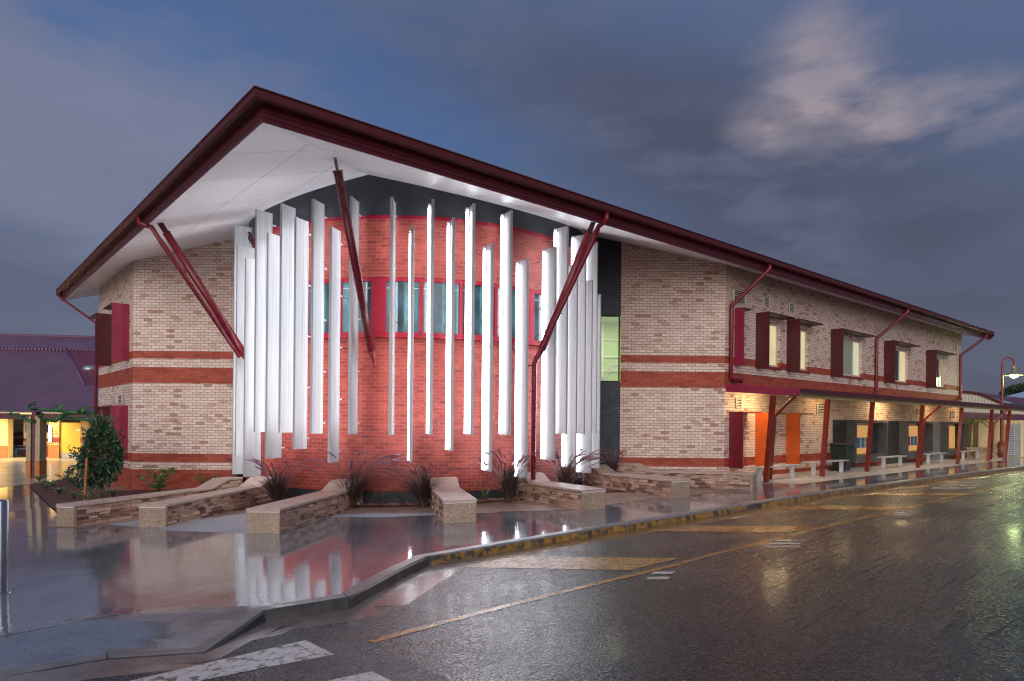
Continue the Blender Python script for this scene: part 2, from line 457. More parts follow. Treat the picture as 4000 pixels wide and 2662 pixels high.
def asphalt_mat(name='wet asphalt', scale=44, tint=1.0, rg=1.0):
    m, nt, b = nmat(name); p = geo(nt)
    v = nt.nodes.new('ShaderNodeTexVoronoi'); v.inputs['Scale'].default_value = scale; L(nt, p, v.inputs['Vector'])
    sp = nt.nodes.new('ShaderNodeSeparateColor'); L(nt, v.outputs['Color'], sp.inputs[0])
    c = ramp(nt, sp.outputs[0], [(0, (.003, .003, .004)), (.35, (.006, .006, .008)), (.6, (.013, .014, .018)), (.85, (.030, .031, .038)), (1, (.10, .10, .115))])
    c = mix(nt, 1.0, c, ramp(nt, noise(nt, p, .5, 5, .6), [(.3, (.5 * tint, .55 * tint, .66 * tint)), (.7, (.92 * tint, 1.02 * tint, 1.25 * tint))]), 'MULTIPLY')
    mp = N(nt, 'Mapping'); mp.inputs['Rotation'].default_value = (0, 0, -math.atan2(DR.y, DR.x)); L(nt, p, mp.inputs[0])
    mp3 = N(nt, 'Mapping'); mp3.inputs['Scale'].default_value = (1.1, 18, 1); L(nt, mp.outputs[0], mp3.inputs[0])
    scf = math_(nt, 'MULTIPLY', ramp(nt, noise(nt, mp3.outputs[0], 1.0, 3, .5), [(.60, (0,) * 3), (.66, (1,) * 3)]), ramp(nt, noise(nt, p, .32, 2), [(.46, (0,) * 3), (.56, (1,) * 3)]))
    c = mix(nt, math_(nt, 'MULTIPLY', scf, .55), c, (.004, .004, .004))
    L(nt, c, b.inputs['Base Color'])
    # worn wheel tracks hold a thinner, rougher film of water
    mp2 = N(nt, 'Mapping'); mp2.inputs['Scale'].default_value = (.25, 1.1, 1); L(nt, mp.outputs[0], mp2.inputs[0])
    st = noise(nt, mp2.outputs[0], .8, 4, .5)
    r0 = ramp(nt, st, [(.3, (.24 * rg,) * 3), (.7, (.40 * rg,) * 3)])
    r1 = mix(nt, 1.0, r0, ramp(nt, sp.outputs[2], [(0, (.55,) * 3), (1, (1.25,) * 3)]), 'MULTIPLY')
    L(nt, mix(nt, math_(nt, 'MULTIPLY', scf, .6), r1, (.62, .62, .62)), b.inputs['Roughness'])
    b.inputs['Specular IOR Level'].default_value = .5
    L(nt, ramp(nt, noise(nt, p, .45, 4, .6), [(.46, (0,) * 3), (.66, (.26,) * 3)]), b.inputs['Coat Weight']); b.inputs['Coat Roughness'].default_value = .16; b.inputs['Coat IOR'].default_value = 1.35
    h = math_(nt, 'ADD', math_(nt, 'MULTIPLY', v.outputs['Distance'], .6), math_(nt, 'MULTIPLY', sp.outputs[1], .9))
    bump(nt, b, h, .85, .008)
    return m
M['road'] = asphalt_mat()
def paint_mat(name, c, worn, thr=.42):
    m, nt, b = nmat(name); p = geo(nt)
    n = noise(nt, p, 9, 6, .7)
    col = mix(nt, ramp(nt, n, [(thr - .04, (1,) * 3), (thr + .03, (0,) * 3)]), c, worn)
    L(nt, col, b.inputs['Base Color'])
    L(nt, ramp(nt, noise(nt, p, 1.1, 4), [(.35, (.12,) * 3), (.65, (.38,) * 3)]), b.inputs['Roughness'])
    b.inputs['Specular IOR Level'].default_value = .6
    v = nt.nodes.new('ShaderNodeTexVoronoi'); v.inputs['Scale'].default_value = 62; L(nt, p, v.inputs['Vector'])
    bump(nt, b, v.outputs['Distance'], .3, .008)
    return m
M['paintw'] = paint_mat('worn white road paint', (.60, .56, .52), (.09, .08, .08), .45)
M['painty'] = paint_mat('yellow road paint', (.50, .21, .03), (.06, .04, .025), .465)
M['mulch'] = plain('bark mulch', (.13, .052, .035), .75, var=.75, scale=24, bumps=1.0, bscale=40)
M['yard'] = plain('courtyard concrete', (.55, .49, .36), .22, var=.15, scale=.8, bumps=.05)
M['gnd'] = plain('dark grass ground', (.03, .04, .02), .9, var=.4, scale=2)

def corr(name, c, rough=.38):
    m, nt, b = nmat(name); uv = nt.nodes.new('ShaderNodeUVMap').outputs[0]
    w = nt.nodes.new('ShaderNodeTexWave'); w.inputs['Scale'].default_value = 1.3; w.inputs['Distortion'].default_value = 0
    L(nt, uv, w.inputs['Vector'])
    n = noise(nt, geo(nt), .8, 4)
    L(nt, ramp(nt, n, [(.3, tuple(x * .85 for x in c)), (.7, tuple(x * 1.1 for x in c))]), b.inputs['Base Color'])
    b.inputs['Roughness'].default_value = rough
    bump(nt, b, w.outputs['Fac'], .8, .06)
    return m
M['roofpurple'] = corr('purple corrugated roofing', (.17, .085, .13))
M['roofred'] = corr('maroon corrugated roofing', (.17, .03, .055))

def leafmat(name, cols, rough=.35, trans=.0):
    m, nt, b = nmat(name)
    r = nt.nodes.new('ShaderNodeNewGeometry').outputs['Random Per Island']
    L(nt, ramp(nt, r, cols), b.inputs['Base Color']); b.inputs['Roughness'].default_value = rough
    return m
M['leaf'] = leafmat('glossy dark leaves', [(0, (.02, .06, .035)), (.5, (.04, .105, .055)), (.8, (.075, .15, .07)), (.93, (.12, .18, .07)), (.95, (.30, .06, .04)), (1, (.36, .10, .06))])
M['leaf2'] = leafmat('mid green leaves', [(0, (.07, .17, .06)), (.6, (.13, .28, .085)), (1, (.24, .38, .13))])
M['leaf3'] = leafmat('tree leaves', [(0, (.02, .04, .015)), (1, (.06, .10, .035))], .6)
M['grassblade'] = leafmat('purple grass blades', [(0, (.03, .016, .018)), (.5, (.07, .03, .036)), (.8, (.09, .06, .035)), (1, (.09, .11, .04))], .45)
M['plume'] = leafmat('purple seed plume', [(0, (.12, .045, .07)), (1, (.28, .14, .18))], .8)
M['palm'] = leafmat('palm leaves', [(0, (.05, .10, .02)), (1, (.16, .22, .05))], .45)

def glass_mat():
    m = bpy.data.materials.new('clear window glass'); m.use_nodes = True
    nt = m.node_tree; nt.nodes.clear()
    out = nt.nodes.new('ShaderNodeOutputMaterial')
    t = nt.nodes.new('ShaderNodeBsdfTransparent'); t.inputs[0].default_value = (.93, .97, .93, 1)
    g = nt.nodes.new('ShaderNodeBsdfGlossy'); g.inputs['Roughness'].default_value = .02
    fr = nt.nodes.new('ShaderNodeFresnel'); fr.inputs[0].default_value = 1.5
    s = nt.nodes.new('ShaderNodeMixShader')
    L(nt, fr.outputs[0], s.inputs[0]); L(nt, t.outputs[0], s.inputs[1]); L(nt, g.outputs[0], s.inputs[2]); L(nt, s.outputs[0], out.inputs[0])
    return m
M['glass'] = glass_mat()
def darkglass(name, c, rough=.04):
    m, nt, b = nmat(name)
    uv = nt.nodes.new('ShaderNodeUVMap').outputs[0]
    n = noise(nt, uv, 1.6, 3)
    L(nt, ramp(nt, n, [(.35, tuple(x * .55 for x in c)), (.65, tuple(x * 1.3 for x in c))]), b.inputs['Base Color'])
    b.inputs['Roughness'].default_value = rough; b.inputs['Specular IOR Level'].default_value = .45
    return m
M['tealglass'] = darkglass('dark teal glazing', (.025, .05, .06), .10)
M['teal2'] = darkglass('blinded teal glazing', (.05, .125, .135), .2)
M['darkglass'] = darkglass('dark glazing', (.02, .022, .024))
M['winlit'] = emit('lit frosted pane', (1.0, .84, .46), .62, .25)
M['winlit2'] = emit('lit pale green pane', (.82, .88, .60), .6, .15)
M['wingrey'] = emit('grey green lit pane', (.42, .46, .30), .22, .3)
M['windim'] = emit('dim lit pane', (.70, .60, .34), .28, .3)
M['poster'] = emit('lit timber blind', (1.0, .50, .12), .50, .18)
M['artb'] = plain('blue pattern card', (.03, .16, .30), .6, var=.7, scale=18)
M['artr'] = plain('red pattern card', (.35, .05, .10), .6, var=.7, scale=18)
M['lampw'] = emit('warm fluorescent', (1.0, .74, .36), 115)
M['lampd'] = emit('dimmer warm fluorescent', (1.0, .70, .32), 48)
M['lampg'] = emit('street lamp bulb', (.85, 1.0, .35), 60)
M['sconce'] = emit('ceiling lamp', (1, .7, .25), 14)
M['galv'] = plain('galvanised sheet', (.45, .45, .46), .35, .6)

# ------------------------------------------------------------------ GROUND
tag(sheet('ground', [(-160, -60), (220, -60), (220, 320), (-160, 320)], M['gnd'], hf=lambda x, y: zg(x) - .30), 'dark ground around the school site', 'ground')
road_poly = [(-30, -20), (60, -20), (140, 60), (140, 120), (-30, 60)]
tag(sheet('road', road_poly, M['road'], dz=-.135), 'wet dark asphalt road with yellow lines', 'road')

# kerb line in plan (top front edge), from the crossing to the far right
kpix = [(798, 2496), (1027, 2382), (1358, 2334), (1560, 2224), (1664, 2175.5), (1900, 2135), (2184, 2088), (2400, 2052), (2648, 2014), (3000, 1957), (3400, 1898), (3700, 1858), (4000, 1823)]
kp = [G(*p) for p in kpix]
last = kp[-1]
kerb2 = [Vector((p.x, p.y)) for p in kp]
d_end = (kerb2[-1] - kerb2[-3]).normalized()
kerb2.append(kerb2[-1] + d_end * 60)
flush = [Vector((-16, -.6)), Vector((-9.0, 3.1)), Vector((G(0, 2648, -.13).x, G(0, 2648, -.13).y)), Vector((G(420, 2575, -.13).x, G(420, 2575, -.13).y)), kerb2[0] + Vector((0.02, -.06))]
def dist_poly(p, poly):
    best = 1e9
    for a, b in zip(poly, poly[1:]):
        t = max(0, min(1, (p - a).dot(b - a) / (b - a).length_squared))
        best = min(best, (p - a - (b - a) * t).length)
    return best
def sst(x): x = max(0, min(1, x)); return x * x * (3 - 2 * x)
def zf(x, y):
    d = dist_poly(Vector((x, y)), flush) if x < -1.6 and y < 11 else 9
    return zg(x) - .13 * sst(1 - d / 1.3)
edge = flush[:-1] + kerb2
foot_poly = [tuple(p) for p in edge] + [(140, 160), (-60, 160), (-60, -.6)]
tag(sheet('footpath', foot_poly, M['foot'], hf=zf, dense=(-9.5, -1, 2.5, 9.5, .2)), 'wet grey concrete footpath reflecting the lit facade', 'footpath')

# kerb stones and channel
def strip(name, line, prof, mat, label, cat):
    mb = MB(); rows = []
    n = len(line)
    for i, p in enumerate(line):
        t = (line[min(i + 1, n - 1)] - line[max(i - 1, 0)]).normalized()
        out = Vector((t.y, -t.x))
        zt = zf(p.x, p.y); zr = zg(p.x) - .135
        rows.append([Vector((p.x + out.x * o, p.y + out.y * o, (zt if k == 't' else zr) + dz)) for o, k, dz in prof])
    for a, b in zip(rows, rows[1:]):
        for k in range(len(prof) - 1): mb.face([a[k], a[k + 1], b[k + 1], b[k]])
    o = mb.build(name, mat, weld=True)
    return tag(o, label, cat, None, 'structure')
def dens(line, st=.5):
    out = []
    for a, b in zip(line, line[1:]):
        n = max(1, min(60, int((b - a).length / st)))
        out += [a + (b - a) * i / n for i in range(n)]
    return out + [line[-1]]
kl = dens(flush[:-1] + kerb2)
strip('kerb', kl, [(-.17, 't', -.02), (-.17, 't', .006), (.0, 't', .006), (.03, 't', -.02), (.055, 'r', .004)], M['kerb'], 'concrete kerb with worn yellow painted face', 'kerb')
strip('gutter_channel', kl, [(.05, 'r', .012), (.30, 'r', .006), (.47, 'r', .010), (.50, 'r', .002)], M['channel'], 'concrete gutter channel along the kerb', 'gutter')
# kerb joints, dark saw cuts
mj = MB()
acc = 0
for a, b in zip(kl, kl[1:]):
    acc += (b - a).length
    if acc > 2.4 and b.x > -4.2:
        acc = 0
        t = (b - a).normalized(); o = Vector((t.y, -t.x))
        zt = zf(b.x, b.y); zr = zg(b.x) - .135
        A = [Vector((b.x + o.x * q, b.y + o.y * q, z)) for q, z in ((-.17, zt + .0085), (.001, zt + .0085), (.034, zt - .018), (.059, zr + .006))]
        for p, q in zip(A, A[1:]):
            tt = Vector((t.x, t.y, 0)) * .006
            mj.face([p - tt, q - tt, q + tt, p + tt])
tag(mj.build('kerb_joint', M['ventdark'], weld=False), 'dark joints cut across the kerb', 'kerb joint', None, 'structure')

# darker relaid asphalt round the crossing and a concrete apron at the kerb corner
def patch(name, pix, mat, label, dz):
    pts = [G(x, y, dz) for x, y in pix]
    return tag(sheet(name, [(q.x, q.y) for q in pts], mat, dz=dz), label, 'road')
M['road2'] = asphalt_mat('relaid fine asphalt', 60, 1.25, 1.25)
patch('asphalt_patch', [(420, 2606), (800, 2535), (1180, 2465), (1445, 2511), (1640, 2600), (1850, 2700), (1500, 2800), (300, 2800), (200, 2700)], M['road2'], 'darker relaid asphalt patch under the zebra crossing', -.1335)
patch('concrete_apron', [(1396, 2371), (1585, 2366), (1700, 2290), (1812, 2217), (1675, 2232), (1560, 2280)], M['channel'], 'grey concrete apron at the kerb corner', -.1325)
# road markings
def marking(name, pix, mat, label, cat, dz=-.131):
    pts = [G(x, y, dz) for x, y in pix]
    return tag(sheet(name, [(p.x, p.y) for p in pts], mat, dz=dz), label, cat)
ln = [(1445, 2507), (1929, 2379), (2351, 2275), (2600, 2217), (2800, 2162), (2968, 2123), (3183, 2068), (3520, 1991), (3766, 1932), (4000, 1884), (4300, 1826)]
lp = [G(x, y, -.131) for x, y in ln]
ds = [0]
L_a, L_b = [], []
for i, p in enumerate(lp):
    t = (lp[min(i + 1, len(lp) - 1)] - lp[max(0, i - 1)]); t = Vector((t.x, t.y)).normalized(); o = Vector((t.y, -t.x)) * .055
    L_a.append((p.x + o.x, p.y + o.y)); L_b.append((p.x - o.x, p.y - o.y))
tag(sheet('yellow_edge_line', L_a + L_b[::-1], M['painty'], dz=-.131), 'long yellow edge line on the wet road', 'road marking')
ybar = [[(1816, 2217), (1994, 2173), (2660, 2181), (2462, 2228)], [(2529, 2076), (2707, 2054), (3189, 2056), (3070, 2080)],
        [(3005, 1991), (3134, 1976), (3545, 1979), (3477, 1993)], [(3312, 1936), (3373, 1926), (3768, 1926), (3729, 1936)]]
for b_ in ybar:
    marking('yellow_bar', b_, M['painty'], 'yellow diagonal bar painted on the road', 'road marking')
marking('zebra_stripe', [(380, 2690), (1000, 2546), (1194, 2501), (1307, 2557), (1000, 2615), (600, 2698)], M['paintw'], 'worn white zebra crossing stripe nearest the kerb', 'road marking')
marking('zebra_stripe', [(1000, 2720), (1453, 2623), (1590, 2690), (1300, 2740)], M['paintw'], 'worn white zebra crossing stripe at the frame bottom', 'road marking')
def hatch(x0, y0, x1, y1, n):
    for i in range(n):
        t0 = i / n; t1 = t0 + .5 / n
        xa, xb = x0 + (x1 - x0) * .28 * (1 - t0), x1 - (x1 - x0) * .28 * t0
        marking('faded_dash_and_glare', [(xa, y0 + (y1 - y0) * t1), (xa + 14, y0 + (y1 - y0) * t0), (xb, y0 + (y1 - y0) * t0), (xb - 14, y0 + (y1 - y0) * t1)], M['paintw'], 'faded white dash worn into the road, with one set of painted glare', 'road marking')
hatch(2502, 2233, 2640, 2274, 2); hatch(3460, 1994, 3602, 2017, 3); hatch(2960, 2108, 3150, 2145, 3)  # last set on this line paints wet road glare as dashes
hatch(3686, 1950, 3768, 1961, 2); hatch(3840, 1908, 3950, 1925, 1); hatch(3610, 1882, 3860, 1915, 3); hatch(3890, 1852, 4040, 1868, 2)

# pink aggregate paving band between the benches, mulch bed behind
front_arc = [(180, 2062), (290, 2062), (547, 2032), (701, 2038), (957, 2005), (1351, 2007), (1708, 2002), (1860, 2002), (2228, 1992), (2365, 1974), (2600, 1943), (2700, 1934), (2936, 1912)]
bed_arc = [(2930, 1893), (2640, 1905), (2440, 1918), (2240, 1931), (2018, 1951), (1860, 1964), (1667, 1974), (1407, 1979), (1200, 1985), (950, 1990), (600, 2008), (224, 2012)]
fa = [G(x, y, .004) for x, y in front_arc]; ba = [G(x, y, .004) for x, y in bed_arc]
tag(sheet('aggregate_paving', [(p.x, p.y) for p in fa + ba], M['aggr_pave'], dz=.004), 'pinkish exposed aggregate paving between the stone benches', 'paving')
bed = [G(x, y, .03) for x, y in bed_arc]
bed_back = [(-15.5, 25.0), (-12.6, 21.2), (-8.0, 21.9), (-3, 20.5), (2, 21.9), (6.7, 22.0)]
left_edge = [G(224, 1998, .03), G(113, 1895, .03), G(300, 1862, .03)]
bedpts = [(p.x, p.y) for p in bed] + [(p.x, p.y) for p in left_edge] + bed_back
tag(sheet('garden_bed', bedpts, M['mulch'], dz=.03), 'garden bed of dark brown bark mulch below the wall', 'garden bed')
yard_pts = [G(-500, 1960, .003), G(113, 1893, .003), G(300, 1860, .003)]
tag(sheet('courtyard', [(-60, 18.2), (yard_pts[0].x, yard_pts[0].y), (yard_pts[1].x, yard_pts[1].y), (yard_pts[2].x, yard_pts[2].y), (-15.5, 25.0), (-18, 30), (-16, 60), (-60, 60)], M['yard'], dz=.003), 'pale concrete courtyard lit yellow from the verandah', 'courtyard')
# light concrete under the walkway awning
tag(sheet('walkway_slab', [tuple(W(.2, 0, 0).xy), tuple(W(.2, 2.35, 0).xy), tuple(W(38, 2.35, 0).xy), tuple(W(38, 0, 0).xy)], plain('pale dry concrete', (.55, .52, .48), .4, var=.12, scale=1.2), dz=.003), 'pale concrete walkway slab under the awning', 'walkway')
# bark chips scattered on the bed
mc = MB()
for _ in range(1500):
    sx, sy = random.choice([(random.uniform(150, 900), random.uniform(1870, 2005)), (random.uniform(1400, 1700), random.uniform(1945, 1975)), (random.uniform(1850, 2030), random.uniform(1935, 1955))])
    p = G(sx, sy, .04)
    if p.y > 21: continue
    if p.x < -9 and sx < 224 and sy > 1893 + (sx - 113) * .95: continue
    a = random.uniform(0, PI); l, w = random.uniform(.03, .07), random.uniform(.01, .02)
    mc.box(p + Vector((0, 0, random.uniform(0, .012))), l, w, .008, (math.cos(a), math.sin(a), random.uniform(-.3, .3)))
tag(mc.build('bark_chips', plain('bark chips', (.30, .14, .095), .8, var=.6, scale=15), weld=False), 'loose bark chips covering the garden bed', 'mulch', None, 'stuff')

# ------------------------------------------------------------------ MAIN BUILDING
BLD = empty('school_building', (-2.95, 21.66, .4), 'two storey cream and red brick school building with curved red bay and white fins', 'building')
def wall_run(name, Pf, length, z0, ztop, openings, depth, mat, parent, reveal=None, us=None):
    """vertical wall with rectangular openings; Pf(u, v, z) gives the point"""
    U = sorted(set([0, length] + [o[0] for o in openings] + [o[1] for o in openings] + (us or [])))
    mb = MB()
    for u0, u1 in zip(U, U[1:]):
        um = (u0 + u1) / 2
        cut = sorted([(o[2], o[3]) for o in openings if o[0] <= um <= o[1]])
        zz = z0
        for a, b in cut + [(None, None)]:
            if a is None:
                p = [Pf(u0, 0, zz), Pf(u1, 0, zz), Pf(u1, 0, ztop(u1)), Pf(u0, 0, ztop(u0))]
                mb.face(p, uv=[(u0, zz), (u1, zz), (u1, ztop(u1)), (u0, ztop(u0))])
            else:
                mb.face([Pf(u0, 0, zz), Pf(u1, 0, zz), Pf(u1, 0, a), Pf(u0, 0, a)], uv=[(u0, zz), (u1, zz), (u1, a), (u0, a)])
                zz = b
    for u0, u1, a, b in openings:
        for q in (([(u0, 0, a), (u0, 0, b), (u0, -depth, b), (u0, -depth, a)]), ([(u1, 0, a), (u1, -depth, a), (u1, -depth, b), (u1, 0, b)]),
                  ([(u0, 0, a), (u0, -depth, a), (u1, -depth, a), (u1, 0, a)]), ([(u0, 0, b), (u1, 0, b), (u1, -depth, b), (u0, -depth, b)])):
            mb.face([Pf(*t) for t in q], uv=[(t[0] + t[1], t[2]) for t in q])
    return mb.build(name, mat, parent, weld=False)
PFront = lambda u, v, z: Vector((u, 21.65 - v, z))
# left front wall and right front wall (same plane)
wall_run('front_wall', lambda u, v, z: PFront(-12.03 + u, v, z), 12.03 - 8.6, -.3, lambda u: zs(-12.03 + u, 21.65) + .05, [], .1, M['brick'], BLD)
wall_run('front_wall', lambda u, v, z: PFront(3.425 + u, v, z), 6.73 - 3.425, -.3, lambda u: zs(3.425 + u, 21.65) + .05, [], .1, M['brick'], BLD)
# left side wall
wall_run('side_wall', lambda u, v, z: WL(u, v, z), 5.9, -.3, lambda u: zs(*WL(u, 0, 0).xy) + .05, [], .1, M['brick'], BLD)
wall_run('end_wall', lambda u, v, z: WL(5.9, -u, z), 13, -.3, lambda u: zs(*WL(5.9, -u, 0).xy) + .02, [], .1, M['brick'], BLD)

# right wing long wall
RLEN = 24.07
wins = []   # upper windows: fin px-left, fin outer px, top y, bottom y, window right edge px, top, bottom
up = [(2871, 2906.5, 1199.7, 1427, None), (2954, 3007, 1225, 1440.6, 3033), (3074.6, 3127, 1250.7, 1455, 3146), (3246, 3295, 1288.6, 1475, 3356), (3453.8, 3499, 1334, 1497, 3537), (3618, 3660, 1369.6, 1516, 3684)]
UPW = []
for xl, xr, yt, yb, wr in up:
    a0, zt = onW(xl, yt); _, zb = onW(xl, yb)
    UPW.append((a0, zt, zb, wr))
ZT = sum(u[1] for u in UPW) / 6; ZB = sum(u[2] for u in UPW) / 6
ops = []
for a0, zt, zb, wr in UPW:
    w = (onW(wr, 1400, -.1)[0] - a0 - .02) if wr else 1.0
    w = max(.9, min(3.3, w)) if wr else .24
    ops.append((a0 + .04, a0 + .04 + w, ZB + .12, ZT - .22))
LOW = []
for xl, xr, yt, yb in [(2850, 2904, 1607, 1831), (2952, 3001, 1610, 1820), (3073, 3124.5, 1617, 1810)]:
    a0, zt = onW(xl, yt); _, zb = onW(xl, yb); LOW.append((a0, zt, zb))
LZT = sum(u[1] for u in LOW) / 3; LZB = sum(u[2] for u in LOW) / 3
lops = [(a0 + .05, a0 + 1.0, LZB + .15, LZT - .12) for a0, _, _ in LOW]
# charcoal clad zone and its projecting window surrounds
ca0 = onW(3250, 1700)[0]; ca1 = onW(3772, 1700)[0]
CZT = onW(3300, 1641)[1]
print('UPW', ZT, ZB, 'LOW', LZT, LZB, 'clad', ca0, ca1, CZT)
wall_run('side_wall', lambda u, v, z: W(u, v, z), RLEN, .0, lambda u: zs(*W(u, 0, 0).xy) + .05, ops + lops, .14, M['brick'], BLD)
wall_run('end_wall', lambda u, v, z: W(RLEN, -u, z), 13, .0, lambda u: zs(*W(RLEN, -min(u, 13), 0).xy) + .02, [], .1, M['brick'], BLD)

def window(name, Pf, o, depth, framem, panem, parent, mull=None, sill=True, fw=.075):
    u0, u1, z0, z1 = o
    fr = MB()
    for a, b, c, d in ((u0, u0 + fw, z0, z1), (u1 - fw, u1, z0, z1), (u0 + fw, u1 - fw, z0, z0 + fw), (u0 + fw, u1 - fw, z1 - fw, z1)):
        P = [Pf(a, -depth, c), Pf(b, -depth, c), Pf(b, -depth, d), Pf(a, -depth, d)]
        nv = Pf(a, -depth + .06, c) - Pf(a, -depth, c)
        fr.prism(P, nv)
    if mull:
        for mu in mull:
            P = [Pf(mu - .025, -depth, z0 + fw), Pf(mu + .025, -depth, z0 + fw), Pf(mu + .025, -depth, z1 - fw), Pf(mu - .025, -depth, z1 - fw)]
            fr.prism(P, Pf(mu, -depth + .05, z0) - Pf(mu, -depth, z0))
    wo = fr.build('window', framem, parent)
    edges = [u0 + fw] + (mull or []) + [u1 - fw]
    ms = panem if isinstance(panem, list) else [panem] * (len(edges) - 1)
    for (a, b), mm in zip(zip(edges, edges[1:]), ms):
        pn = MB(); pn.prism([Pf(a, -depth + .012, z0 + fw), Pf(b, -depth + .012, z0 + fw), Pf(b, -depth + .012, z1 - fw), Pf(a, -depth + .012, z1 - fw)], (Pf(a, -depth + .02, z0) - Pf(a, -depth + .012, z0)))
        pn.build('pane', mm, wo)
    if sill:
        sl = MB(); sl.prism([Pf(u0 - .06, -depth + .02, z0 - .09), Pf(u1 + .06, -depth + .02, z0 - .09), Pf(u1 + .06, -depth + .02, z0 - .004), Pf(u0 - .06, -depth + .02, z0 - .004)], Pf(u0, .06, z0) - Pf(u0, -depth + .02, z0))
        sl.build('sill', M['brickred'], wo)
    return wo
PW = lambda u, v, z: W(u, v, z)
pan = [['windim'], ['darkglass', 'winlit'], ['windim', 'winlit'], ['wingrey', 'winlit2'], ['darkglass', 'winlit'], ['darkglass', 'windim']]
HOODV = .47
for i, (o, (a0, zt, zb, wr)) in enumerate(zip(ops, UPW)):
    mm = [M[k] for k in pan[i]]
    mu = [o[0] + (o[1] - o[0]) * (.5, .58, .72, .76, .70, .78)[i]] if len(mm) == 2 else None
    wo = window('window', PW, o, .13, M['cream_frame'], mm, BLD, mu)
    xl, xr, yt, yb, _ = up[i]
    # find projection so that the outer edge falls where it does
    v = .32 if i == 0 else HOODV
    fin = MB(); fin.prism([W(a0 - .025, .003, ZB), W(a0 - .025, v, ZB), W(a0 - .025, v, ZT), W(a0 - .025, .003, ZT)], W(a0 + .025, 0, 0) - W(a0 - .025, 0, 0))
    fin.build('shade_fin', M['crimson'] if i == 0 else M['maroon_dull'], wo)  # first fin's lit look and the others' darkness are put into the colour
    hd = MB(); hd.prism([W(a0 + .03, .003, ZT - .05), W(o[1] + .18, .003, ZT - .05), W(o[1] + .18, v, ZT - .05), W(a0 + .03, v, ZT - .05)], (0, 0, .05))
    hd.build('shade_hood', M['maroon_dull'], wo)
for i, (o, (a0, zt, zb)) in enumerate(zip(lops, LOW)):
    wo = window('window', PW, o, .13, M['cream_frame'], M['darkglass'], BLD)
    fin = MB(); fin.prism([W(a0 - .025, .003, LZB), W(a0 - .025, .48, LZB), W(a0 - .025, .48, LZT), W(a0 - .025, .003, LZT)], W(a0 + .025, 0, 0) - W(a0 - .025, 0, 0))
    fin.build('shade_fin', M['maroon_mid'] if i == 0 else M['orange'], wo)
    hd = MB(); hd.prism([W(a0 + .03, .003, LZT - .04), W(o[1] + .1, .003, LZT - .04), W(o[1] + .1, .48, LZT - .04), W(a0 + .03, .48, LZT - .04)], (0, 0, .04))
    hd.build('shade_hood', M['redpost'], wo)
# left side wall windows: two storeys, fins and hoods
for sets in [[(506, 435, 1190, 1410), (437, 373, 1227, 1428)], [(500, 432, 1585, 1795), (432, 372, 1596, 1795)]]:
    for k, (xa, xo, yt, yb) in enumerate(sets):
        b0, zt = onWL(xa, yt); _, zb = onWL(xa, yb)
        b0 = max(.25, b0)
        if k: b0 = min(b0, 3.6); zt, zb = z_keep
        z_keep = (zt, zb)
        o = (b0 + .06, b0 + 1.25, zb + .1, zt - .15)
        fr = window('window', WL, (o[0], o[1], o[2], o[3]), -.02, M['cream_frame'], M['darkglass'], BLD, sill=False)
        fin = MB(); fin.prism([WL(b0 - .025, .003, zb), WL(b0 - .025, .5, zb), WL(b0 - .025, .5, zt), WL(b0 - .025, .003, zt)], WL(b0 + .025, 0, 0) - WL(b0 - .025, 0, 0))
        fin.build('shade_fin', M['crimson'] if k == 0 else M['maroon_dull'], fr)  # light on the near fin, shadow on the far one, painted by colour
        hd = MB(); hd.prism([WL(b0 + .03, .003, zt - .05), WL(b0 + 1.4, .003, zt - .05), WL(b0 + 1.4, .5, zt - .05), WL(b0 + .03, .5, zt - .05)], (0, 0, .05))
        hd.build('shade_hood', M['maroon_dull'], fr)

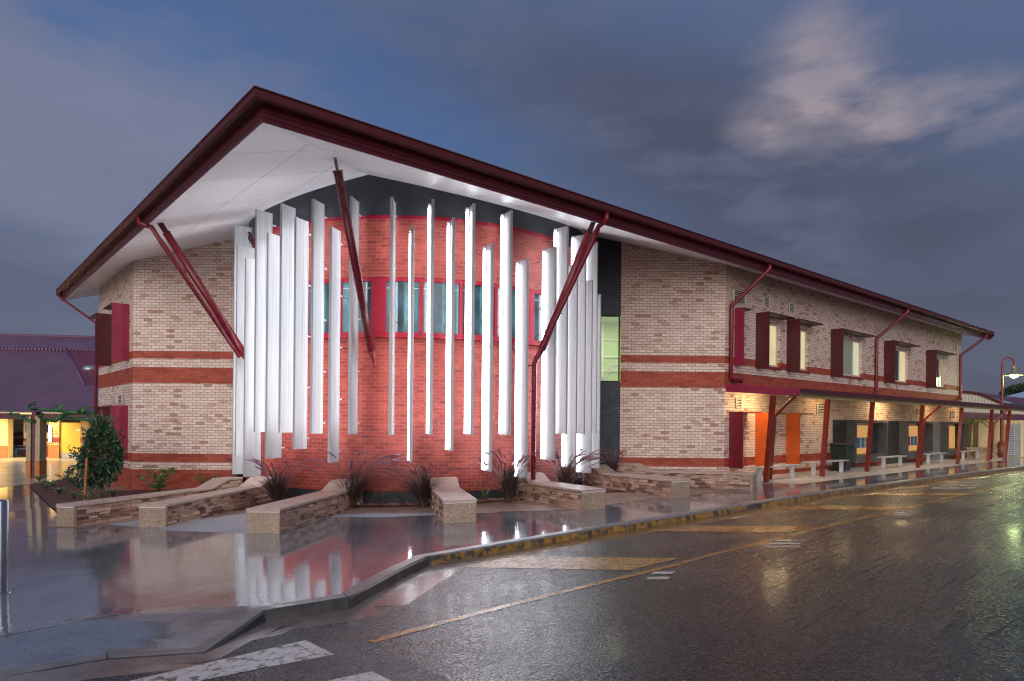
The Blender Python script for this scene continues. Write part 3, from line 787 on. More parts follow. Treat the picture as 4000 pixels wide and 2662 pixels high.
# charcoal clad zone: flat panels + three projecting surrounds with deep windows
def clad_panel(x0, x1, yb, mat, v=.05):
    a0, a1 = onW(x0, 1700)[0], onW(x1, 1700)[0]
    mb = MB(); mb.prism([W(a0, .004, .5), W(a1, .004, .5), W(a1, .004, CZT), W(a0, .004, CZT)], W(0, v, 0) - W(0, .004, 0))
    mb.build('wall_panel', mat, BLD)
clad_panel(3252, 3336, 0, M['clad']); clad_panel(3457, 3540, 0, M['clad'], .06); clad_panel(3634, 3700, 0, M['greypanel'], .08)
for i, (x0, x1, g0, g1) in enumerate([(3343, 3452, 3352, 3412), (3546, 3631, 3552, 3590), (3703, 3770, 3708, 3735)]):
    v = .42
    a0, a1 = onW(x0, 1700, v)[0], onW(x1, 1700, v * .6)[0]
    zb = .62 + .12; t = .11
    s = MB()
    for A in ((a0, a0 + t, zb, CZT), (a1 - t, a1, zb, CZT), (a0 + t, a1 - t, CZT - t, CZT), (a0 + t, a1 - t, zb, zb + t + .18)):
        s.prism([W(A[0], .004, A[2]), W(A[1], .004, A[2]), W(A[1], .004, A[3]), W(A[0], .004, A[3])], W(0, v, 0) - W(0, .004, 0))
    wo = s.build('window_surround', M['surround'], BLD)
    z0, z1 = zb + t + .2, CZT - t - .02
    gm = a0 + t + (a1 - a0 - 2 * t) * .72
    p = MB(); p.prism([W(a0 + t + .02, .03, z0), W(gm, .03, z0), W(gm, .03, z1 - .1), W(a0 + t + .02, .03, z1 - .1)], W(0, .02, 0) - W(0, 0, 0)); p.build('pane', M['poster'], wo)
    p = MB(); p.prism([W(gm + .03, .03, z0), W(a1 - t - .02, .03, z0), W(a1 - t - .02, .03, z1), W(gm + .03, .03, z1)], W(0, .02, 0) - W(0, 0, 0)); p.build('pane', M['darkglass'], wo)
    if i < 2:
        n = 5
        for k in range(n):
            u0 = a0 + t + .06 + (gm - a0 - t - .1) * k / n; u1 = u0 + (gm - a0 - t - .1) / n * .82
            c = MB(); c.prism([W(u0, .055, z0 + .25), W(u1, .055, z0 + .25), W(u1, .055, z0 + .68), W(u0, .055, z0 + .68)], W(0, .006, 0) - W(0, 0, 0))
            c.build('pinned_card', M['artr'] if k == 2 and i == 1 else M['artb'], wo)

# vents
def vent(x0, x1, y0, y1, Pf, on):
    a0, z1 = on(x0, y0); a1, z0 = on(x1, y1)
    if a1 < a0: a0, a1 = a1, a0
    b = MB(); b.prism([Pf(a0, .003, z0), Pf(a1, .003, z0), Pf(a1, .003, z1), Pf(a0, .003, z1)], Pf(0, .02, 0) - Pf(0, .003, 0))
    vo = b.build('wall_vent', M['ventdark'], BLD)
    s = MB(); n = 6
    for k in range(n):
        za = z0 + (z1 - z0) * (k + .15) / n
        s.prism([Pf(a0 + .02, .022, za), Pf(a1 - .02, .022, za), Pf(a1 - .02, .04, za - .004), Pf(a0 + .02, .04, za - .004)], (0, 0, (z1 - z0) / n * .34))
    for A in ((a0 - .02, a0 + .02), (a1 - .02, a1 + .02)):
        s.prism([Pf(A[0], .021, z0), Pf(A[1], .021, z0), Pf(A[1], .021, z1), Pf(A[0], .021, z1)], Pf(0, .03, 0) - Pf(0, 0, 0))
    s.build('vent_blades', M['vent'], vo)
for q in [(2863, 2908, 1132, 1190), (2980, 3002, 1162, 1200), (3080, 3100, 1187, 1223), (2873, 2895, 1557, 1596), (3189, 3220, 1579, 1618), (3724.5, 3736, 1349, 1372), (3581, 3594, 1597, 1619), (3713, 3729, 1606, 1636)]:
    vent(*q, W, onW)
vent(463, 482, 1549, 1578, WL, onWL)

# --- curved bay
CX, CY, RB = -2.95, 21.66, 5.1
def bay(th, r, z): 
    t = math.radians(th); return Vector((CX + r * math.sin(t), CY - r * math.cos(t), z))
WZ0, WZ1, BRIM = 4.34, 5.76, 7.2
mb = MB(); mblk = MB(); mpl = MB(); STEP = 1.5
n = int(180 / STEP)
for i in range(n):
    t0 = -90 + STEP * i; t1 = t0 + STEP
    s0, s1 = math.radians(t0) * RB, math.radians(t1) * RB
    segs = [(.55, WZ0), (WZ1, BRIM)] if -52.5 <= t0 and t1 <= 52.5 else [(.55, BRIM)]
    for a, b in segs:
        mb.face([bay(t0, RB, a), bay(t1, RB, a), bay(t1, RB, b), bay(t0, RB, b)], uv=[(s0, a), (s1, a), (s1, b), (s0, b)], smooth=True)
    p0, p1 = bay(t0, RB, 0), bay(t1, RB, 0)
    mblk.face([bay(t0, RB - .02, BRIM), bay(t1, RB - .02, BRIM), Vector((*bay(t1, RB - .02, 0).xy, zs(*p1.xy) + .05)), Vector((*bay(t0, RB - .02, 0).xy, zs(*p0.xy) + .05))], smooth=True)
    mpl.face([bay(t0, RB - .03, -.2), bay(t1, RB - .03, -.2), bay(t1, RB - .03, .55), bay(t0, RB - .03, .55)], smooth=True)
    for a, zz, nn in ((0, WZ0, 1), (0, WZ1, -1)):
        if -52.5 <= t0 and t1 <= 52.5:
            mb.face([bay(t0, RB, zz), bay(t1, RB, zz), bay(t1, RB - .14, zz), bay(t0, RB - .14, zz)])
BAY = mb.build('curved_brick_wall', M['brickred'], BLD)
mblk.build('black_fascia', M['black'], BLD); mpl.build('black_plinth', M['black'], BLD)
rim = MB()
def ring(mb, t0, t1, r0, r1, z0, z1, st=1.5):
    k = max(1, int(round((t1 - t0) / st)))
    for i in range(k):
        a, b = t0 + (t1 - t0) * i / k, t0 + (t1 - t0) * (i + 1) / k
        mb.face([bay(a, r1, z0), bay(b, r1, z0), bay(b, r1, z1), bay(a, r1, z1)])
        mb.face([bay(a, r0, z1), bay(a, r1, z1), bay(b, r1, z1), bay(b, r0, z1)])
        mb.face([bay(a, r0, z0), bay(b, r0, z0), bay(b, r1, z0), bay(a, r1, z0)])
    for t in (t0, t1): mb.face([bay(t, r0, z0), bay(t, r1, z0), bay(t, r1, z1), bay(t, r0, z1)])
ring(rim, -90, 90, RB - .02, RB + .03, BRIM - .03, BRIM + .05)
rim.build('flashing', M['winframe'], BLD)
# ribbon window: frames, wide posts, panes
fr = MB()
ring(fr, -52.5, 52.5, RB - .12, RB - .02, WZ0 + .002, WZ0 + .09); ring(fr, -52.5, 52.5, RB - .12, RB - .02, WZ1 - .09, WZ1 - .002)
ring(fr, -52.5, 52.5, RB + .002, RB + .05, WZ0 - .05, WZ0 + .0)
mulls = [(-49.5, 2.2), (-37, .5), (-26, .5), (-14.8, .5), (-3.6, 2.0), (8.1, .5), (19.2, .5), (29.8, .5), (42, 1.8), (52, .5)]
for c, hw in mulls:
    ring(fr, c - hw, c + hw, RB - .12, RB - .015, WZ0 + .09, WZ1 - .09)
RW = fr.build('ribbon_window', M['winframe'], BLD)
for (c0, h0), (c1, h1) in zip(mulls, mulls[1:]):
    m0, m1 = c0 + h0, c1 - h1
    for j, (a, b) in enumerate(((m0, m0 + (m1 - m0) * .55), (m0 + (m1 - m0) * .55, m1))):
        p = MB(); ring(p, a, b, RB - .10, RB - .08, WZ0 + .09, WZ1 - .09, 20)
        p.build('pane', M['tealglass'] if (j == 0) == (c0 > -10) else M['teal2'], RW)
    # thin bright glazing bead and the blind rail seen through the glass
    q = MB(); ring(q, m0 + .15, m1 - .15, RB - .079, RB - .074, WZ1 - .26, WZ1 - .245, 20); q.build('blind_rail', M['white'], RW)

# flat black strips beside the bay, tall green-lit stair window on the right one
def flat(x0, x1, z0, z1f, mat, name='black_panel', y=21.68):
    f = MB(); f.prism([(x0, y, z0), (x1, y, z0), (x1, y, z1f(x1)), (x0, y, z1f(x0))], (0, .05, 0)); return f.build(name, mat, BLD)
zt_ = lambda x: zs(x, 21.65) + .05
flat(-8.6, -7.9, -.2, zt_, M['black'])
gx0, gx1 = 2.66, 3.40; gz0, gz1 = 3.56, 5.67
flat(1.9, gx0, -.2, zt_, M['black']); flat(gx0, 3.43, -.2, lambda x: gz0, M['black']); flat(gx0, 3.43, gz1, zt_, M['black'])
gw = window('window', lambda u, v, z: Vector((u, 21.68 - v, z)), (gx0, gx1, gz0, gz1), .04, M['ventdark'], M['glass'], BLD, None, False, .035)
rm = MB()
X0, X1, Y0, Y1, Z0, Z1 = 1.6, 5.2, 21.78, 25.5, 2.6, 6.0
for q in ([(X0, Y1, Z0), (X1, Y1, Z0), (X1, Y1, Z1), (X0, Y1, Z1)], [(X0, Y0, Z0), (X0, Y1, Z0), (X0, Y1, Z1), (X0, Y0, Z1)], [(X1, Y0, Z0), (X1, Y1, Z0), (X1, Y1, Z1), (X1, Y0, Z1)], [(X0, Y0, Z0), (X1, Y0, Z0), (X1, Y1, Z0), (X0, Y1, Z0)], [(X0, Y0, Z1), (X1, Y0, Z1), (X1, Y1, Z1), (X0, Y1, Z1)]):
    rm.face(q)
rm.build('stair_room', M['green_room'], BLD, weld=False)
tr = MB()
for z in (4.72, 4.2): tr.box((3.3, 25.45, z), 3, .06, .05)
tr.box((3.35, 25.4, 4.95), .06, .08, 2.0); tr.box((3.3, 25.45, 5.35), 3.4, .05, .04)
tr.build('wall_trim', M['white_lit'], BLD)
for k, yy in enumerate((22.5, 22.9)):
    h = MB(); h.tube([(2.75 + k * .22, yy, 3.35), (3.25 + k * .12, yy, 4.15), (3.75, yy, 4.2)], .022, 8); h.build('handrail', M['white_lit'], BLD)
lg = bpy.data.lights.new('stair_light', 'AREA'); lg.energy = 55; lg.size = 1.6; lg.color = (1, 1, .72)
lo = bpy.data.objects.new('stair_light', lg); COL.objects.link(lo); lo.location = (3.3, 23.6, 5.92); put(lo, BLD)

# --- fins
FINS = [(-60, 6.65, .75, 5.52), (-55.3, 7.53, 1.95, 5.6), (-50.6, 6.87, 1.31, 5.65), (-40.6, 6.35, .82), (-36.0, 7.49, 1.96), (-31.5, 6.84, 1.32), (-27.0, 7.49, 1.96), (-22.6, 7.11, 1.57), (-17.8, 7.49, 1.95), (-13.1, 6.81, 1.28), (-8.2, 7.49, 1.95),
        (1.2, 7.46, 1.94), (5.9, 6.82, 1.31), (10.5, 7.45, 1.95), (15.3, 7.06, 1.57), (20.1, 7.44, 1.95), (24.8, 6.55, 1.07), (29.7, 7.41, 1.95), (34.5, 6.30, .88),
        (43.6, 6.75, 1.30), (48.3, 7.38, 1.96), (52.8, 6.48, 1.07), (57.2, 7.36, 1.96), (61.6, 6.21, .87), (65.6, 7.36, 1.98), (69.3, 5.95, .95)]
RI, RO, TH = 5.40, 5.85, .05
for th, zt, zb, *ro_ in FINS:
    RO = ro_[0] if ro_ else 5.85; RI = RO - .45
    t = math.radians(th)
    er = Vector((math.sin(t), -math.cos(t), 0)); et = Vector((math.cos(t), math.sin(t), 0)); c = Vector((CX, CY, 0))
    # channel profile in plan: web with returned lips
    slant = 0.0
    mbf = MB()
    g1, g2 = RI + .10, RI + .17
    prof = [(RI, -.03), (RI + .02, -.03), (RI + .02, -.014), (g1, -.014), (g1 + .006, -.006), (g1 + .012, -.014), (g2, -.014), (g2 + .006, -.006), (g2 + .012, -.014), (RO - .04, -.014), (RO - .04, -.034), (RO, -.034),
            (RO, .034), (RO - .04, .034), (RO - .04, .014), (g2 + .012, .014), (g2 + .006, .006), (g2, .014), (g1 + .012, .014), (g1 + .006, .006), (g1, .014), (RI + .02, .014), (RI + .02, .03), (RI, .03)]
    A = [c + er * r + et * s + Vector((0, 0, zb)) for r, s in prof]
    B = [c + er * r + et * s + Vector((0, 0, zt - slant * (RO - r) / (RO - RI))) for r, s in prof]
    mbf.loft(A, B)
    fo = mbf.build('light_fin', M['fin'], BLD, bevel=.003)
    tb = MB()
    tt = c + er * (RI + .075) - et * .058
    tb.tube([tt + Vector((0, 0, zb + .03)), tt + Vector((0, 0, zt - slant - .10))], .034, 10)
    tb.build('lamp_tube', M['tube'], fo)
    h = MB(); h.box(tt + Vector((0, 0, zt - slant - .035)) + et * .0, .07, .07, .05, er); h.box(tt + et * .03 + Vector((0, 0, (zb + zt - slant) / 2)), .07, .012, zt - zb - slant - .06, er)
    h.build('lamp_holder', M['alu'], fo)
    nb = 5 if zt - zb > 5.3 else 4
    for k in range(nb):
        z = zb + .25 + (zt - zb - .55) * k / (nb - 1)
        b = MB(); b.tube([c + er * (RI - .10) + et * .02 + Vector((0, 0, z)), c + er * (RI + .01) + et * .02 + Vector((0, 0, z))], .022, 8)
        bk_ = b.build('bracket', M['white'], fo)
        b = MB(); b.tube([c + er * (RB + (.0 if not WZ0 < z < WZ1 else -.07)) + et * .02 + Vector((0, 0, z)), c + er * (RI - .09) + et * .02 + Vector((0, 0, z))], .009, 6)
        b.build('wall_rod', M['winframe'], bk_) if False else b.build('wall_rod', M['winframe'], fo)

# --- roof: soffit, fascia, gutter, sheet
TR, TL, DEEP = 40.3, 21.9, 9.5
ROOF = MB()
def eave_pt(side, o, end, z):
    """point at outward offset o from the fascia line; end False = at the prow corner, True = far end"""
    if not end: p = CP - HIP * o
    else:
        p = (CP + DR * TR + NR * o) if side == 'R' else (CP + DL * TL + NL * o)
    return Vector((p.x, p.y, z))
def extr(mb, side, prof):
    A = [eave_pt(side, o, False, z) for o, z in prof]; B = [eave_pt(side, o, True, z) for o, z in prof]
    mb.loft(A, B)
zin = lambda d: ZF + PITCH * d
rt = MB()
for side in 'RL':
    a = [(-DEEP, zin(DEEP) + .40), (.06, 7.375), (.06, 7.345), (-DEEP, zin(DEEP) + .37)]
    extr(rt, side, a)
roof = rt.build('roof', M['roofpurple'], BLD, weld=False)
so = MB()
for side, D, Nn, T in (('R', DR, NR, TR), ('L', DL, NL, TL)):
    P = [(0, False), (0, True), (-DEEP, True), (-DEEP, False)]
    pts = [eave_pt(side, o, e, zin(-o)) for o, e in P]
    uv = [((p.xy - CP).dot(D), -(p.xy - CP).dot(Nn)) for p in pts]
    so.face(pts, uv=uv)
so.build('soffit', M['soffit'], roof, weld=False)
fa_ = MB()
for side in 'RL':
    extr(fa_, side, [(.0, ZF - .03), (.022, ZF - .03), (.022, ZF + .035), (.012, ZF + .045), (.022, ZF + .055), (.022, ZF + .12), (.012, ZF + .13), (.022, ZF + .14), (.022, 7.22), (.0, 7.22)])
fa_.build('fascia', M['maroon'], roof, weld=False)
gu = MB()
for side in 'RL':
    extr(gu, side, [(.024, 7.205), (.17, 7.205), (.215, 7.235), (.215, 7.265), (.20, 7.28), (.20, 7.355), (.222, 7.365), (.222, 7.385), (.19, 7.385), (.19, 7.30), (.024, 7.30)])
gu.build('gutter', plain('gutter paint', (.085, .009, .010), .5, var=.05, bumps=0), roof, weld=False)
# end barge boards
be = MB()
for side, D in (('R', DR), ('L', DL)):
    pts = [eave_pt(side, o, True, z) for o, z in ((.2, 7.38), (.2, 7.20), (0, ZF), (-DEEP, zin(DEEP)), (-DEEP, zin(DEEP) + .42))]
    be.prism(pts, Vector((D.x, D.y, 0)) * .04)
be.build('barge_board', M['maroon'], roof, weld=False)

# --- struts and downpipes
def strut(top, bot, name='strut', r=.092):
    s = MB(); d = (Vector(bot) - Vector(top)).normalized()
    top = Vector(top); bot = Vector(bot)
    s.tube([top + d * .25, bot - d * .45], r, 14)
    s.tube([bot - d * .45, bot - d * .12], [r * .9, .03], 10); s.tube([bot - d * .14, bot], .025, 8)
    so_ = s.build(name, M['strut'], BLD)
    pl = MB(); sd = d.cross(Vector((0, 0, 1))).normalized()
    pl.box(top + d * .13, .012, .13, .32, sd, None, -d); pl.tube([top + d * .08 - sd * .03, top + d * .08 + sd * .03], .02, 8)
    pl.box(top + d * .27, .17, .17, .02, sd, None, d)
    pl.build('strut_plate', M['maroon'], so_)
    return so_
CST = Vector((-3.72, 14.18, zs(-3.72, 14.18))); CSB = bay(-4.0, RB + .12, 3.55)
LST = Vector((-8.66, 16.72, zs(-8.66, 16.72))); LSB = bay(-45.6, RB + .2, 3.5)
RST = Vector((1.917, 16.42, zs(1.917, 16.42))); RSB = bay(39.6, RB + .45, 3.72)
for S_, B_ in ((CST, CSB), (LST, LSB), (RST, RSB)):
    so_ = strut(S_, B_)
    d = Vector((B_.x - CX, B_.y - CY, 0)).normalized(); q = Vector((CX, CY, B_.z)) + d * RB
    m_ = MB(); m_.tube([q, B_], .02, 8); m_.build('strut_bracket', M['strut'], so_)
def pipe(path, r=.06, parent=BLD, name='downpipe', mat='strut', n=12):
    p = MB(); p.tube(path, r, n); return p.build(name, M[mat], parent)
# left: parallel to the strut, just outside/below it
def gut(side, t, o=.12, z=7.2):
    p = (CP + DR * t + NR * o) if side == 'R' else (CP + DL * t + NL * o); return Vector((p.x, p.y, z))
def near_t(side, sx, sy, z):
    a, b = ray(sx, sy); Y = (z - H_) / b; q = Vector((a * Y, Y)) - CP
    return q.dot(DR if side == 'R' else DL)
tl = near_t('L', 555, 850, 7.2); tr_ = near_t('R', 2360, 835, 7.2)
off = Vector((.0, -.04, -.20))
dL_ = (LSB - LST).normalized(); dR_ = (RSB - RST).normalized()
oL = Vector((NL.x, NL.y, 0)) * .24 + Vector((0, 0, -.06)); oR = Vector((NR.x, NR.y, 0)) * .22 + Vector((0, 0, -.05))
lp0 = gut('L', tl); 
pipe([lp0, lp0 - Vector((0, 0, .16)), LST + oL + dL_ * .10, LST + oL + dL_ * .45, LSB + oL * .55 - dL_ * .5], .058)
rp0 = gut('R', tr_)
rb = RSB + Vector((-.04, -.13, .02))
pipe([rp0, rp0 - Vector((0, 0, .16)), RST + oR + dR_ * .10, RST + oR + dR_ * .45, rb, Vector((rb.x, rb.y, rb.z - .35)), Vector((rb.x, rb.y, .35))], .06)
for S_, B_, o_ in ((LST, LSB, oL), (RST, RSB, oR)):
    d = B_ - S_
    for f in (.3, .62): pipe([S_ + d * f, S_ + d * f + o_ * .9], .012, BLD, 'pipe_clip', n=6)
# right wing downpipes
def gut_at(sx, sy): return near_t('R', sx, sy, 7.2)
for (gx, gy), px, ey, by, dirn in [((2975, 1040), 2858, 1195, 1483, 1), ((3522, 1209), 3425, 1324, 1533, -1), ((3835, 1306), 3753, 1390, 1557, -1)]:
    g = gut('R', gut_at(gx, gy)); aw, zw = onW(px, ey, .09); _, zb = onW(px, by, .09)
    e = W(aw, .09, zw)
    pipe([g, g - Vector((0, 0, .14)), e, W(aw, .09, zw - .1), W(aw, .09, zb + .06), W(aw + .06 * dirn, .11, zb), W(aw + .42 * dirn, .22, zb - .05)], .068)
g = gut('L', TL - .4); e = WL(5.95, .08, 5.9)
pipe([g, g - Vector((0, 0, .15)), e, WL(5.95, .08, 5.8), WL(5.95, .08, .0)], .05)

# ------------------------------------------------------------------ WALKWAY AWNING on the right wing
AW = empty('walkway_awning', tuple(W(12, 1.5, .5)), 'maroon lean to walkway awning on leaning red posts along the right wing', 'awning')
VG = 2.265; ZG_, ZW_ = 3.30, 3.50; A0, A1 = .1, 34.5
rs = MB(); rs.prism([W(A0, .01, ZW_), W(A0, VG, ZG_), W(A0, VG, ZG_ - .03), W(A0, .01, ZW_ - .03)], W(RLEN, 0, 0) - W(A0, 0, 0))
rs.prism([W(RLEN + .01, -1.5, ZW_ + .12), W(RLEN + .01, VG, ZG_), W(RLEN + .01, VG, ZG_ - .03), W(RLEN + .01, -1.5, ZW_ + .09)], W(A1, 0, 0) - W(RLEN, 0, 0))
rs.build('roof_sheet', M['roofred'], AW)
gt = MB(); gt.prism([W(A0, VG + o, z) for o, z in ((.003, ZG_ - .12), (.10, ZG_ - .12), (.13, ZG_ - .09), (.13, ZG_ + .02), (.11, ZG_ + .02), (.11, ZG_ - .04), (.003, ZG_ - .04))], W(A1, 0, 0) - W(A0, 0, 0)); gt.build('gutter', M['maroon'], AW)
ef = MB(); ef.prism([W(A0 - .03, .01, ZW_ + .03), W(A0 - .03, VG + .13, ZG_ + .03), W(A0 - .03, VG + .13, ZG_ - .21), W(A0 - .03, .01, ZW_ - .22)], W(.026, 0, 0) - W(0, 0, 0))
ef.prism([W(A0 - .045, .01, ZW_ - .06), W(A0 - .045, VG + .12, ZG_ - .06), W(A0 - .045, VG + .12, ZG_ - .08), W(A0 - .045, .01, ZW_ - .08)], W(.014, 0, 0) - W(0, 0, 0))
ef.build('end_fascia', M['crimson'], AW)
bmz = MB(); bmz.prism([W(A0, VG - .30, ZG_ - .22), W(A0, VG - .22, ZG_ - .22), W(A0, VG - .22, ZG_ - .035), W(A0, VG - .30, ZG_ - .035)], W(A1, 0, 0) - W(A0, 0, 0)); bmz.build('beam', M['yelwall'], AW)
posts = [((2991.5, 1888), (3020, 1550)), ((3210.6, 1863.5), (3233.6, 1562)), ((3386, 1844), (3409, 1576)), ((3585, 1828.6), (3604, 1587.7)), ((3740, 1814), (3757, 1598)), ((3859, 1803), (3875, 1605)), ((3925, 1799), (3944, 1608))]
PB = []
for (bx, by), (tx, ty) in posts:
    base = G(bx, by); q = base.xy - CR; ab, vb = q.dot(DR), q.dot(NR)
    vt = VG - .26
    at = onW(tx, ty, vt)[0]
    PB.append((ab, vb, at))
    s = MB(); s.box((base + W(at, vt, ZG_ - .22)) / 2, .13, .13, (W(at, vt, ZG_ - .22) - base).length, DR.to_3d() - (W(at, vt, ZG_ - .22) - base).normalized() * DR.to_3d().dot((W(at, vt, ZG_ - .22) - base).normalized()), None, W(at, vt, ZG_ - .22) - base)
    po = s.build('post', M['redpost'], AW, bevel=.006)
    bp = MB(); bp.box(base + Vector((0, 0, .008)), .2, .2, .014, DR.to_3d()); bp.build('base_plate', M['galv'], po)
print('posts', [(round(a, 2), round(b, 2), round(c, 2)) for a, b, c in PB])
for (gx, gy), (ex, ey), (bx, by) in [((3105, 1530), (3028, 1625), (3010, 1876)), ((3672, 1579), (3613, 1639), (3598, 1820)), ((3934, 1599), (3882, 1656), (3871, 1797))]:
    base = G(bx, by); q = base.xy - CR; vb = q.dot(NR)
    ag, zz = onW(gx, gy, VG + .06); ae, ze = onW(ex, ey, max(1.2, vb + .15))
    pipe([W(ag, VG + .06, ZG_ - .1), W(ag, VG + .06, ZG_ - .22), W(ae, max(1.2, vb + .15), ze), base + Vector((0, 0, .02))], .05, AW, 'downpipe', 'redpost')
def awning_lamp(a, v=.9, k='lampw', z=3.34):
    h = MB(); h.box(W(a, v, z + .035), 1.2, .14, .03, DR.to_3d()); lo_ = h.build('lamp_housing', M['white'], AW)
    t = MB(); t.box(W(a, v, z), 1.1, .10, .04, DR.to_3d()); t.build('lamp_diffuser', M[k], lo_)
for a, k in ((1.3, 'lampw'), (6.4, 'lampd'), (12.4, 'lampw'), (18.5, 'lampd'), (23.0, 'lampd'), (27.5, 'lampd'), (30.0, 'lampw')): awning_lamp(a, .9, k, 3.345 if a < 24 else 3.30)

# ------------------------------------------------------------------ STONE BENCHES
def bench(bl, br, rear, side, label, s1=.78, s2=.90, hs=.45, hb=.64):
    A = G(*bl); B = G(*br); Rr = G(*rear)
    ref = B if side == 'R' else A
    d = (Rr.xy - ref.xy); Ln = d.length; d = d / Ln
    wv = (B.xy - A.xy); w = max(.5, min(.66, wv.length))
    wd = Vector((d.y, -d.x))                      # towards the right when looking along d
    if side == 'R': base = ref.xy - wd * w
    else: base = ref.xy
    def P(s, q, z): 
        p = base + d * (s * Ln) + wd * q
        return Vector((p.x, p.y, zg(p.x) + z))
    o = empty('stone_bench', tuple(P(.5, w / 2, 0)), label, 'bench', 'curving set of stone lounger benches')
    core = MB()
    prof = [(0.0, -.05), (1.0, -.05), (1, hb - .05), (s2, hb - .05), (s1, hs - .05), (0, hs - .05)]
    core.loft([P(s, .02, z) for s, z in prof], [P(s, w - .02, z) for s, z in prof]); core.build('core', M['conc'], o)
    # slab ends
    e = MB(); e.loft([P(-.004, -.012, -.04), P(-.004, w + .012, -.04), P(-.004, w + .012, hs - .054), P(-.004, -.012, hs - .054)], [P(.012, -.012, -.04), P(.012, w + .012, -.04), P(.012, w + .012, hs - .054), P(.012, -.012, hs - .054)])
    e.build('end_slab', M['aggr'], o, bevel=.006)
    e = MB(); e.loft([P(1 - .012, -.012, -.04), P(1 - .012, w + .012, -.04), P(1 - .012, w + .012, hb - .05), P(1 - .012, -.012, hb - .05)], [P(1.004, -.012, -.04), P(1.004, w + .012, -.04), P(1.004, w + .012, hb - .05), P(1.004, -.012, hb - .05)])
    e.build('end_slab', M['aggr'], o, bevel=.006)
    # capping slabs
    def cap(sa, za, sb, zb_):
        c = MB(); th = .055
        c.loft([P(sa, -.025, za - th), P(sa, w + .025, za - th), P(sa, w + .025, za), P(sa, -.025, za)], [P(sb, -.025, zb_ - th), P(sb, w + .025, zb_ - th), P(sb, w + .025, zb_), P(sb, -.025, zb_)])
        c.build('cap_slab', M['cap'], o, bevel=.008)
    nseat = 4
    for k in range(nseat):
        g_ = .0012
        cap(-.006 + (s1 + .006) * k / nseat + (g_ if k else 0), hs, -.006 + (s1 + .006) * (k + 1) / nseat - g_, hs)
    cap(s1 + .001, hs + .002, s2 - .001, hb); cap(s2 + .001, hb, 1.006, hb)
    gm_ = MB()
    for k in range(1, nseat):
        sk = -.006 + (s1 + .006) * k / nseat
        gm_.loft([P(sk - .0011, -.022, hs - .05), P(sk - .0011, w + .022, hs - .05), P(sk - .0011, w + .022, hs - .002), P(sk - .0011, -.022, hs - .002)], [P(sk + .0011, -.022, hs - .05), P(sk + .0011, w + .022, hs - .05), P(sk + .0011, w + .022, hs - .002), P(sk + .0011, -.022, hs - .002)])
    gm_.loft([P(-.005, -.010, hs - .068), P(-.005, w + .010, hs - .068), P(-.005, w + .010, hs - .056), P(-.005, -.010, hs - .056)], [P(.01, -.010, hs - .068), P(.01, w + .010, hs - .068), P(.01, w + .010, hs - .056), P(.01, -.010, hs - .056)])
    gm_.build('grout_line', M['grout'], o, weld=False)
    # ledger stones on both long sides: rows of split stones of uneven length and depth
    for q0, sg in ((.02, -1), (w - .02, 1)):
        st = MB()
        z = -.02
        while z < hb - .07:
            h = random.choice([.045, .06, .075, .09]); s = .013
            while s < .985:
                l = random.uniform(.10, .34) / Ln; e1 = min(.986, s + l)
                sm = (s + e1) / 2
                top = hs - .06 if sm < s1 else (hb - .06 if sm > s2 else hs - .06 + (hb - hs) * (sm - s1) / (s2 - s1))
                zt = min(z + h, top)
                if zt - z > .015:
                    dep = random.uniform(.004, .045); j = random.uniform(-.003, .003)
                    qa, qb = q0, q0 + sg * dep
                    st.loft([P(s + .0007, qa, z + .003), P(e1 - .0007, qa, z + .003), P(e1 - .0007, qa, zt - .003), P(s + .0007, qa, zt - .003)],
                            [P(s + .0012, qb + j, z + .006), P(e1 - .0012, qb - j, z + .005), P(e1 - .0012, qb - j, zt - .006), P(s + .0012, qb + j, zt - .005)])
                s = e1
            z += h
        st.build('stone_cladding', M['stone'], o, weld=True)
    return o
bench((224.6, 2061.4), (289, 2059), (943, 1960), 'R', 'long low stone bench beside the mulch bed, first from the left')
bench((551.4, 2058.5), (647, 2060), (1093, 1952), 'R', 'stone bench second from the left, nearest the pale pilaster of the long one')
bench((955.6, 2086.2), (1091, 2083.5), (1416, 1974), 'R', 'stone bench third from the left with its block end nearest the kerb ramp')
bench((1734, 2044), (1859, 2040), (1675, 1969), 'L', 'middle stone bench seen end on, pointing at the camera')
bench((2274.5, 1995.4), (2362.8, 1987.8), (2018, 1946), 'L', 'stone bench third from the right, showing its left side')
bench((2625, 1945.6), (2658, 1937), (2276, 1899), 'L', 'stone bench second from the right, in front of the longest right one')
bench((2937, 1913.8), (2941, 1909), (2383, 1893), 'L', 'rearmost stone bench on the right below the cream brick wall', .72, .82)

# ------------------------------------------------------------------ ALUMINIUM SEATS, BIN, BOLLARD
def alu_seat(x0, x1, y0, yb, label):
    """seat seen along the wall; leg base pixel gives its place"""
    base = G(x1 - 20, yb); q = base.xy - CR; v = q.dot(NR); v = max(.35, min(1.0, v))
    a0, a1 = onW(x0, y0, v + .15)[0], onW(x1, y0, v + .15)[0]
    z = zg(W(a0, v, 0).x)
    o = empty('aluminium_seat', tuple(W((a0 + a1) / 2, v, z)), label, 'seat', 'aluminium bench seats under the awning')
    for k in range(3):
        s = MB(); s.box(W((a0 + a1) / 2, v - .12 + k * .12, z + .44), a1 - a0, .105, .035, DR.to_3d()); s.build('seat_plank', M['alu'], o)
    for a in (a0 + .25, a1 - .25):
        s = MB(); s.box(W(a, v, z + .21), .06, .13, .42, DR.to_3d()); s.build('leg', M['alu'], o)
    return o
alu_seat(2970, 3125, 1815, 1865, 'aluminium bench seat beside the first leaning post')
alu_seat(3182, 3314, 1800, 1845, 'aluminium bench seat in front of the dark wheelie bin')
alu_seat(3458, 3540, 1787, 1829, 'aluminium bench seat against the black panel')
